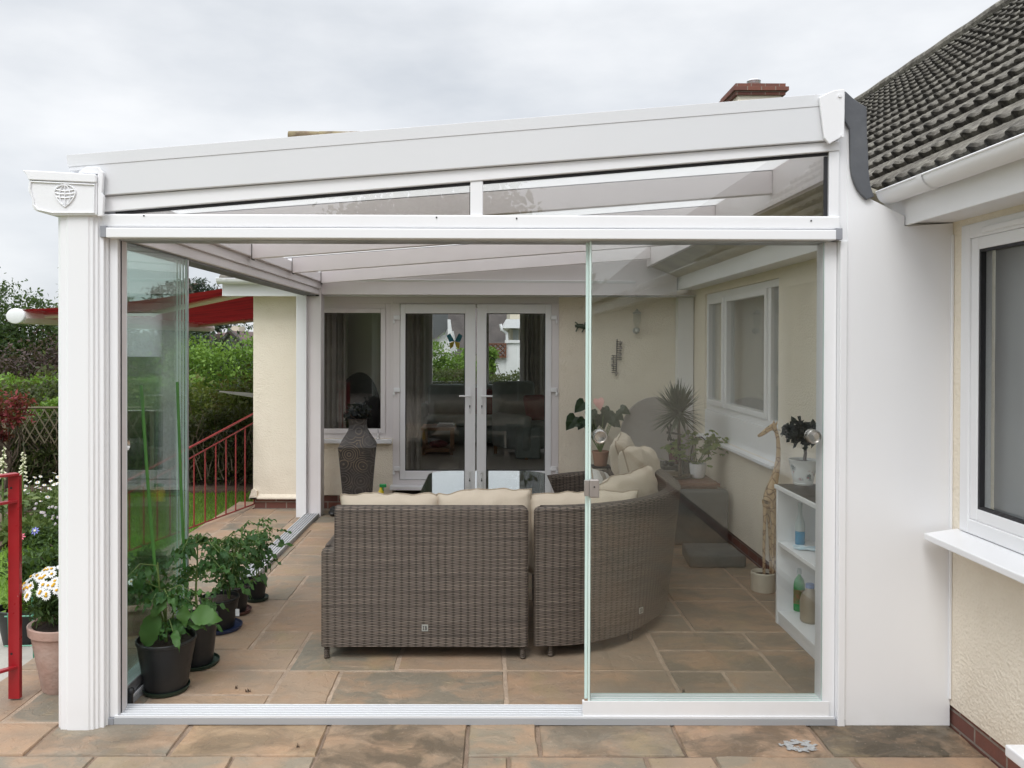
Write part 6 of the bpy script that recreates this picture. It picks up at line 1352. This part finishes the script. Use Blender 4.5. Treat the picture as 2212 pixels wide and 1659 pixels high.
# far red balustrade
s = thing('stair_railing', 'thin dark red stair balustrade on the lawn edge beside the far wall', 'railing', (-1.0, 4.2, 0))
A, B = Vector((-1.12, 3.60, .0)), Vector((-.80, 4.92, .0))
def rz(t, k): return [lambda t: .035+.0*t, lambda t: .66+.27*t, lambda t: .765+.265*t][k](t)
def along(t, z): p = A.lerp(B, t); return (p.x, p.y, z)
for k, (nm, r_) in enumerate((('bottom_rail', .008), ('rail', .0075), ('handrail', .0115))): build(MB().tube([along(-.5, rz(-.5, k)), along(1, rz(1, k))], r_, 8), nm, 'rail', s, smooth=True)
for k in range(-4, 8): t = .06+k*.135; x, y, _ = along(t, 0); build(MB().tube([(x, y, .035), (x, y, rz(t, 1))], .0075, 7), 'baluster', 'rail', s, smooth=True)
# hedge behind the lawn
s = thing('overgrown_hedge', 'dark overgrown hedge with bare twigs behind the lawn', 'hedge', (-4, 8.8, -.4))
V, F, R = leaves(np.concatenate([box_pts(30000, -8.5, 0, 8.3, 9.3, -.3, .62), box_pts(5000, -8.5, 0, 8.2, 9.0, -.38, .1)]), .085, .3, .3); npmesh('foliage', V, F, LF['dark'], s, R); mb = MB()
for k in range(260): x = random.uniform(-8, -.3); z0 = random.uniform(-.4, .1); limb(mb, (x, 8.3+random.uniform(-.1, .3), z0), (x+random.uniform(-.4, .4), 8.15+random.uniform(-.1, .35), z0+random.uniform(.3, .9)), .010, .003, 4, .1)
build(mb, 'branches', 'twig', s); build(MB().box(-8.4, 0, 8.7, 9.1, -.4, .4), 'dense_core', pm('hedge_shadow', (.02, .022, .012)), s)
def shrubm(name, label, cx_, cy_, z0, crowns, n, ls, lm, cat='shrub', asp=.5):
    return tree(name, label, (cx_, cy_, z0), crowns, .5, .04, n, ls, lm, cat=cat, asp=asp, branches=12)
shrubm('olive_shrub', 'loose olive green shrub with reddish tips above the hedge', -3.9, 10.2, -.45, [((-.3, 0, 1.0), (.8, .6, .62)), ((.8, .1, .98), (.8, .6, .6))], 9000, .075, 'olive')
shrubm('olive_shrub', 'leafy yellow-green shrub above the hedge next to the far wall', -2.3, 10.0, -.45, [((.0, 0, 1.08), (.9, .6, .65)), ((1.0, 0, 1.15), (.8, .6, .7))], 10000, .075, 'olive')
shrubm('bright_bush', 'bright green rounded bush in front of the distant brown-roofed house', -5.2, 16.5, -1.2, [((-.3, 0, 2.3), (1.1, .8, .75)), ((1.1, .2, 2.5), (1.0, .8, .75))], 9000, .095, 'bright', 'bush')
shrubm('dark_shrub', 'shadowy shrub mass behind the side glass', -6.2, 10.6, -.5, [((0, 0, 1.1), (1.0, .7, .75)), ((1.2, .1, 1.2), (.8, .6, .7))], 8000, .09, 'dark')
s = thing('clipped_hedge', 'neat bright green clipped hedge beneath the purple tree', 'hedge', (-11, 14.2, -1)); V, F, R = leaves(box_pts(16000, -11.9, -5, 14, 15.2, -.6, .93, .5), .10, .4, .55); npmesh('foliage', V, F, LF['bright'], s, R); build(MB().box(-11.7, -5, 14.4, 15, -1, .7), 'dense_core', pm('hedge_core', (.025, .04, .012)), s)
tree('red_maple', 'dark red maple at the left edge of the photo', (-5.0, 7.3, -.4), [((-.05, 0, 1.3), (.40, .35, .26)), ((-.2, 0, 1.0), (.3, .3, .2))], .6, .035, 2600, .075, 'maple', spread=.22, asp=.35)
shrubm('garden_climber', 'yellow-green climber on the trellis above the hedge', -5.0, 8.75, -.4, [((.15, 0, 1.15), (.45, .25, .3)), ((-.25, 0, .95), (.3, .2, .2))], 1500, .09, 'bright', 'climber')
s = thing('garden_trellis', 'weathered diagonal trellis panel behind the hedge on the left', 'trellis', (-5.4, 8.9, 0)); ta, tb = PY(12, 882, 8.08), PY(330, 866, 8.05); mb = MB(); zl = .3
def tp(u, z): p = ta.lerp(tb, u); return (p.x, p.y, z)
for k in range(15):
    u0_ = k/15.
    for sg in (-1, 1):
        u1_ = u0_+sg*.14
        if 0 <= u1_ <= 1: mb.tube([tp(u0_, zl), tp(u1_, ta.z)], .010, 4)
build(mb, 'lattice', 'trellis', s); build(MB().tube([tp(0, ta.z+.01), tp(1, ta.z+.02)], .02, 5), 'top_rail', 'trellis', s)
for u in (0, .5, 1): build(MB().box(tp(u, 0)[0]-.03, tp(u, 0)[0]+.03, tp(u, 0)[1]-.03, tp(u, 0)[1]+.03, -.4, ta.z), 'post', 'trellis', s)
# flower border
s = thing('daisy_clump', 'tall drift of white ox-eye daisies in the flower border', 'flowers', (-4.0, 6.3, -.37)); mb = MB(); V, F, R = [], [], []
cn = [PY(random.uniform(20, 128), 0, 6.4) for _ in range(1)]
heads = []
for k in range(90):
    px = random.uniform(40, 240); Y = random.uniform(5.9, 6.9); p = PY(px, random.uniform(1024, 1085)-(px-80)*.10, Y); g0 = Vector((p.x+random.uniform(-.05, .05), Y, -.37)); mb.tube([g0, g0.lerp(p, .5)+Vector((random.gauss(0, .02), 0, 0)), p], .004, 4); heads.append(p)
    for j in range(4): q = g0.lerp(p, random.uniform(.05, .7)); ovate(V, F, R, q, Vector((random.gauss(0, 1), random.gauss(0, 1), .6)), Vector((0, 0, 1)), .09, .035)
o = build(mb, 'stems', 'stem', s); o['kind'] = 'stuff'; npmesh('foliage', V, F, LF['gblade'], s, R); mb = MB(); m2 = MB()
for p in heads:
    a = random.uniform(0, 1); up = Vector((random.gauss(0, .35), random.gauss(-.35, .3), 1)).normalized(); t = up.orthogonal().normalized(); b = up.cross(t); r = random.uniform(.022, .034)
    mb.face([p+(t*math.cos(x)+b*math.sin(x))*r*(1 if i % 2 else .75) for i, x in enumerate(np.linspace(a, a+2*PI, 19)[:-1])]); m2.face([p+up*.006+(t*math.cos(x)+b*math.sin(x))*r*.3 for x in np.linspace(0, 2*PI, 8)[:-1]])
o = build(mb, 'flowers', 'petal_w', s); o['kind'] = 'stuff'; o = build(m2, 'flower_centres', 'petal_y', s); o['kind'] = 'stuff'
for k, (px, py0, py1, Y, lab) in enumerate(((8, 965, 1035, 5.6, 'cream foxglove spire at the very left edge of the border'), (51, 975, 1035, 5.7, 'slimmer cream foxglove spire right of the red railing post'))):
    a, b = PY(px, py0, Y), PY(px-2, py1, Y); s = thing('foxglove', lab, 'flower', (b.x, Y, -.37)); build(MB().tube([(b.x, Y, -.37), b, a], [.012, .01, .004], 6), 'stem', 'stem', s); mb = MB()
    for j in range(34): t = random.random(); p = a.lerp(b, t); az = random.uniform(0, 2*PI); L = .025+.035*t; d = Vector((math.cos(az), math.sin(az), -.6)).normalized(); mb.tube([p, p+d*L*.6, p+d*L], [.004, .008, .012], 6)
    build(mb, 'bells', 'petal_c', s, smooth=True); V, F, R = [], [], []
    for j in range(12): az = j*.9; ovate(V, F, R, Vector((b.x, Y, -.3+.03*j)), Vector((math.cos(az), math.sin(az), .4)), Vector((0, 0, 1)), .28, .10)
    npmesh('foliage', V, F, LF['gblade'], s, R)
for k, (px, py, Y, m_, lab, n_, lm) in enumerate(((112, 1105, 5.2, 'petal_l', 'low mound of tiny pale lilac flowers in the border', 22, 'shrub'), (66, 1150, 4.7, 'petal_p', 'border plant with one bright pink bloom', 1, 'shrub'), (96, 1138, 4.75, 'petal_b', 'border plant with one violet-blue bloom', 1, 'shrub'), (45, 1135, 4.9, 'petal_c', 'broad pale-leaved border plant beside the red post', 0, 'gblade'))):
    p = PY(px, py, Y); s = thing('border_plant', lab, 'plant', (p.x, Y, -.37)); P = clump_pts(1100, (p.x, Y+.1, p.z-.12), (.24, .2, .12), 30); V, F, R = leaves(P, .045 if k < 3 else .13, .4, .4); npmesh('foliage', V, F, LF[lm], s, R)
    for j in range(n_):
        c = p if n_ == 1 else Vector((p.x+random.gauss(0, .16), Y-.1+random.gauss(0, .1), p.z+random.uniform(-.12, .08))); flower('flower', s, c+Vector((0, -.18, 0)) if n_ == 1 else c, Vector((.1, -.8, .5)), .05 if n_ == 1 else .02, 8, m_, 'petal_c')
P = []
for _ in range(26):
    c = (random.uniform(-6, -3.6), random.uniform(3.6, 7.4), -.3); P.append(clump_pts(240, c, (.3, .25, .16), 8))
V, F, R = leaves(np.concatenate(P), .06, .4, .35); tag(npmesh('border_foliage', V, F, LF['shrub'], None, R), 'mixed low green foliage filling the flower border', 'foliage', None, 'stuff')
# rotary washing line
s = thing('washing_line', 'folded-out arm and lines of a rotary washing line by the far wall', 'washing line', (-.9, 5.9, -.4)); L0 = PY(474, 846, 5.6)
for k in range(4): e = PY(556, 850+k*4.5, 5.9); build(MB().tube([L0+Vector((.03*k, 0, -.005*k)), Vector((e.x+.35, e.y, e.z-.03))], .006 if k else .011, 6), 'arm' if not k else 'line', 'wire', s)
build(MB().tube([(-.45, 6.0, -.4), (-.45, 6.0, .95)], .02, 10), 'pole', 'wire', s)
# awning on the side wall
AW = thing('awning', 'dark red retractable awning with pale front bar projecting from the far side wall', 'awning', (HX0, 7, 2.4)); ya, yb2 = 4.75, 10.6; fb = PY(22, 681, ya); fX, fZ = fb.x+.05, fb.z
wZ = 2.44
n_ = 24; mb = MB(); mb.grid(lambda u, v: (HX0-.02+(fX-HX0)*u, ya+.03+(yb2-ya-.06)*v, wZ+(fZ+.06-wZ)*u-.05*math.sin(PI*u)+.008*math.sin(v*120)), 14, 60); build(mb, 'canopy', 'awning', AW, smooth=True)
build(MB().prism([(fX-.07, fZ+.03), (fX-.03, fZ+.072), (fX+.05, fZ+.07), (fX+.10, fZ+.03), (fX+.12, fZ-.03), (fX+.09, fZ-.085), (fX-.0, fZ-.092), (fX-.065, fZ-.04)], ya+.012, yb2, 'y'), 'front_bar', 'awn_frame', AW, bev=.006)
build(MB().prism([(fX+.02+.10*math.cos(t), fZ-.010+.084*math.sin(t)) for t in np.linspace(0, 2*PI, 25)[:-1]], ya-.035, ya+.011, 'y'), 'end_cap', 'white', AW, bev=.012, smooth=True)
build(MB().box(HX0-.16, HX0-.005, ya+.2, yb2, wZ-.07, wZ+.09), 'cassette', 'awn_frame', AW, bev=.02)
for y, yy in ((ya+.25, 1), (yb2-.6, -1)):
    el = (-2.25, y+yy*.75, (wZ+fZ)/2-.11); build(MB().tube([(HX0-.08, y, wZ-.08), el], [.035, .03], 10).tube([el, (fX+.05, y+yy*.1, fZ-.0)], [.03, .025], 10).sphere(el, .045, 10), 'folding_arm', 'awn_frame', AW, smooth=True)
# distant house
s = thing('brown_roofed_house', 'distant cream house with steep brown roofs and chimney beyond the garden', 'house', (-11, 36, -4)); D_ = 36
def h(px, py, Y=D_): p = PY(px, py, Y); return (p.x, p.z)
mb = MB(); g0, g1, g2 = h(452, 776), h(495, 716), h(540, 760); mb.prism([(g0[0]+.3, -4), (h(545, 0)[0], -4), (h(545, 0)[0], g2[1]), g1, (g0[0]+.3, g0[1]+.3)], D_, D_+8, 'y'); build(mb, 'wall', 'plaster_far', s)
build(MB().prism([h(447, 779, D_-.4), h(495, 711, D_-.4), h(555, 770, D_-.4), h(555, 777, D_-.4), h(495, 719, D_-.4), h(450, 783, D_-.4)], D_-.5, D_-.05, 'y'), 'bargeboard', pm('dark_bargeboard', (.04, .025, .02)), s)
a, b, c_, d_ = h(431, 765), h(442, 717), h(494, 717), h(456, 770); mb = MB(); mb.face([(a[0], D_-.5, a[1]), (d_[0], D_-.5, d_[1]), (c_[0], D_+2, c_[1]), (b[0], D_+2, b[1])]); a, b, c_, d_ = h(480, 720), h(505, 700), h(535, 700), h(560, 722); mb.face([(a[0], D_+3, a[1]-.5), (d_[0], D_+3, d_[1]-.5), (c_[0], D_+5, c_[1]), (b[0], D_+5, b[1])]); a, b = h(495, 714), h(560, 722); mb.face([(a[0], D_+.2, a[1]), (b[0], D_+.2, b[1]-1), (b[0], D_+4, b[1]), (a[0], D_+4, a[1])]); build(mb, 'roof', 'roof_far', s)
build(MB().box(h(478, 0)[0], h(496, 0)[0], D_+1.5, D_+2.5, .5, h(480, 703)[1]), 'chimney', 'plaster_far', s); q = h(468, 730); build(MB().box(q[0]-.16, q[0]+.16, D_-.6, D_+.5, q[1]-.5, q[1]+.2), 'dormer', 'roof_far', s)
s = thing('low_grey_roof', 'low grey roofed outbuilding beyond the hedge', 'shed', (-11, 28, -3)); mb = MB(); a, b, c_ = h(396, 768, 28), h(405, 750, 28), h(432, 772, 28); mb.prism([(a[0]-1.5, a[1]-.3), b, c_], 28, 33, 'y'); build(mb, 'roof', 'roof_slate', s); build(MB().box(a[0]-1.2, c_[0]-.2, 28.2, 33, -4, c_[1]-.05), 'wall', 'plaster_far', s)
# trees beyond
TG = 'trees beyond the garden'
tree('broadleaf_tree', 'tall dark green tree at the far left behind the awning bar', (-17.5, 28, -2.4), [((-1.2, 0, 4.3), (2.2, 1.5, 2.2)), ((1.1, 0, 4.6), (1.7, 1.4, 1.6)), ((-.6, .3, 2.2), (2.6, 1.6, 1.8)), ((2.2, 0, 2.4), (1.8, 1.4, 1.8))], 3.2, .22, 34000, .14, 'tree', TG, spread=.2)
tree('slender_tree', 'slender loose-leaved tree with upright shoots beside the gutter post', (-13.6, 25.5, -2), [((-.1, 0, 4.6), (.5, .4, 1.5)), ((.55, 0, 4.3), (.45, .4, 1.3)), ((.2, 0, 3.0), (.9, .7, 1.2))], 3, .09, 6500, .10, 'tree2', TG, spread=.2)
tree('purple_tree', 'dark purple-leaved tree low behind the bright hedge', (-11.2, 20, -1.6), [((-1.3, 0, 2.2), (1.9, 1.1, 1.1)), ((1.0, 0, 2.5), (1.7, 1.1, 1.15)), ((0, 0, 1.2), (2.8, 1.2, .9)), ((3.0, 0, 1.7), (1.6, 1, 1.2))], 1.6, .1, 20000, .105, 'purple', TG)
tree('broadleaf_tree', 'green tree showing through the side glass left of the cedar', (-14.2, 31, -2.6), [((0, 0, 4.5), (1.5, 1.2, 1.8)), ((1.6, 0, 3.6), (1.5, 1.2, 1.4)), ((-1.3, 0, 3.2), (1.6, 1.2, 1.6))], 3, .16, 14000, .15, 'tree', TG, spread=.22)
lay = []
for k in range(11):
    z = 1.6+k*.66; w_ = 3.9*(1-k/13.5)+.5
    for j in range(3): a = random.uniform(0, 2*PI); lay.append(((math.cos(a)*w_*.6, math.sin(a)*w_*.4, z+random.uniform(-.25, .25)), (w_*.75, w_*.5, .27)))
tree('cedar', 'spreading dark cedar with flat layered branches beyond the awning', (-15.6, 42, -3), lay, 8.5, .3, 34000, .2, 'cedar', TG, asp=.35, spread=.3, branches=3)
tree('dark_tree', 'dark evergreen mass behind the side glass under the cedar', (-13.0, 33, -3), [((0, 0, 2.6), (2.4, 1.5, 2.2)), ((2.2, 0, 2.0), (2.0, 1.4, 1.8)), ((-2, 0, 1.8), (2, 1.4, 1.8))], 2.5, .2, 14000, .21, 'cedar', TG)
tree('dark_tree', 'dark shrubby tree low behind the side glass beside the purple tree', (-8.3, 24, -2.4), [((0, 0, 3.3), (1.7, 1.2, 1.3)), ((1.6, 0, 2.9), (1.3, 1.1, 1.2)), ((-.6, 0, 2.0), (1.8, 1.2, 1.2)), ((1.8, 0, 1.8), (1.6, 1.2, 1.2))], 2.2, .14, 16000, .13, 'cedar', TG, asp=.5)
# tree behind the camera, mirrored in the glass; hedge added for dark reflections
tree('reflected_tree', 'broad tree mirrored faintly in the clerestory glass', (.2, -19, -.4), [((0, 0, 5.6), (2.4, 2, 2.2)), ((1.9, 0, 4.6), (1.8, 1.6, 1.6)), ((-1.7, 0, 4.4), (1.8, 1.6, 1.7))], 4, .25, 9000, .26, 'tree')
s = thing('added_hedge', 'unseen dark hedge added behind the camera to darken the sliding glass reflections', 'hedge', (0, -15, 0)); V, F, R = leaves(box_pts(22000, -12, 10, -15.8, -15, -.4, 3.3), .14, .3, .5); npmesh('foliage', V, F, LF['dark'], s, R); build(MB().box(-12, 10, -15.6, -15.1, -.4, 3.1), 'dense_core', pm('hedge_core_dark', (.025, .03, .015)), s)

# a few dry leaves blown onto the paving
for k, (px, py, lab) in enumerate(((530, 1493, 'small dry brown leaf on the paving right of the nearest tomato pot'), (511, 1487, 'curled dry leaf scrap just left of the other leaf on the paving'), (1478, 1499 - 6, 'tiny dry leaf behind the glass on the paving'), (640, 1612, 'dry leaf scrap on the front paving before the track'))):
    p = PZ(px, py, .004); V, F, R = [], [], []; ovate(V, F, R, p, Vector((math.cos(k*2.), math.sin(k*2.), .1)), Vector((0, 0, 1)), .028-.004*k, .012, .1, .4)
    tag(npmesh('dry_leaf', V, F, pm('dry_brown_leaf' if k == 0 else 'dry_leaf_tone', (.09, .055, .03)), None, R, tuple(p)), lab, 'leaf', 'dry leaves on the paving')
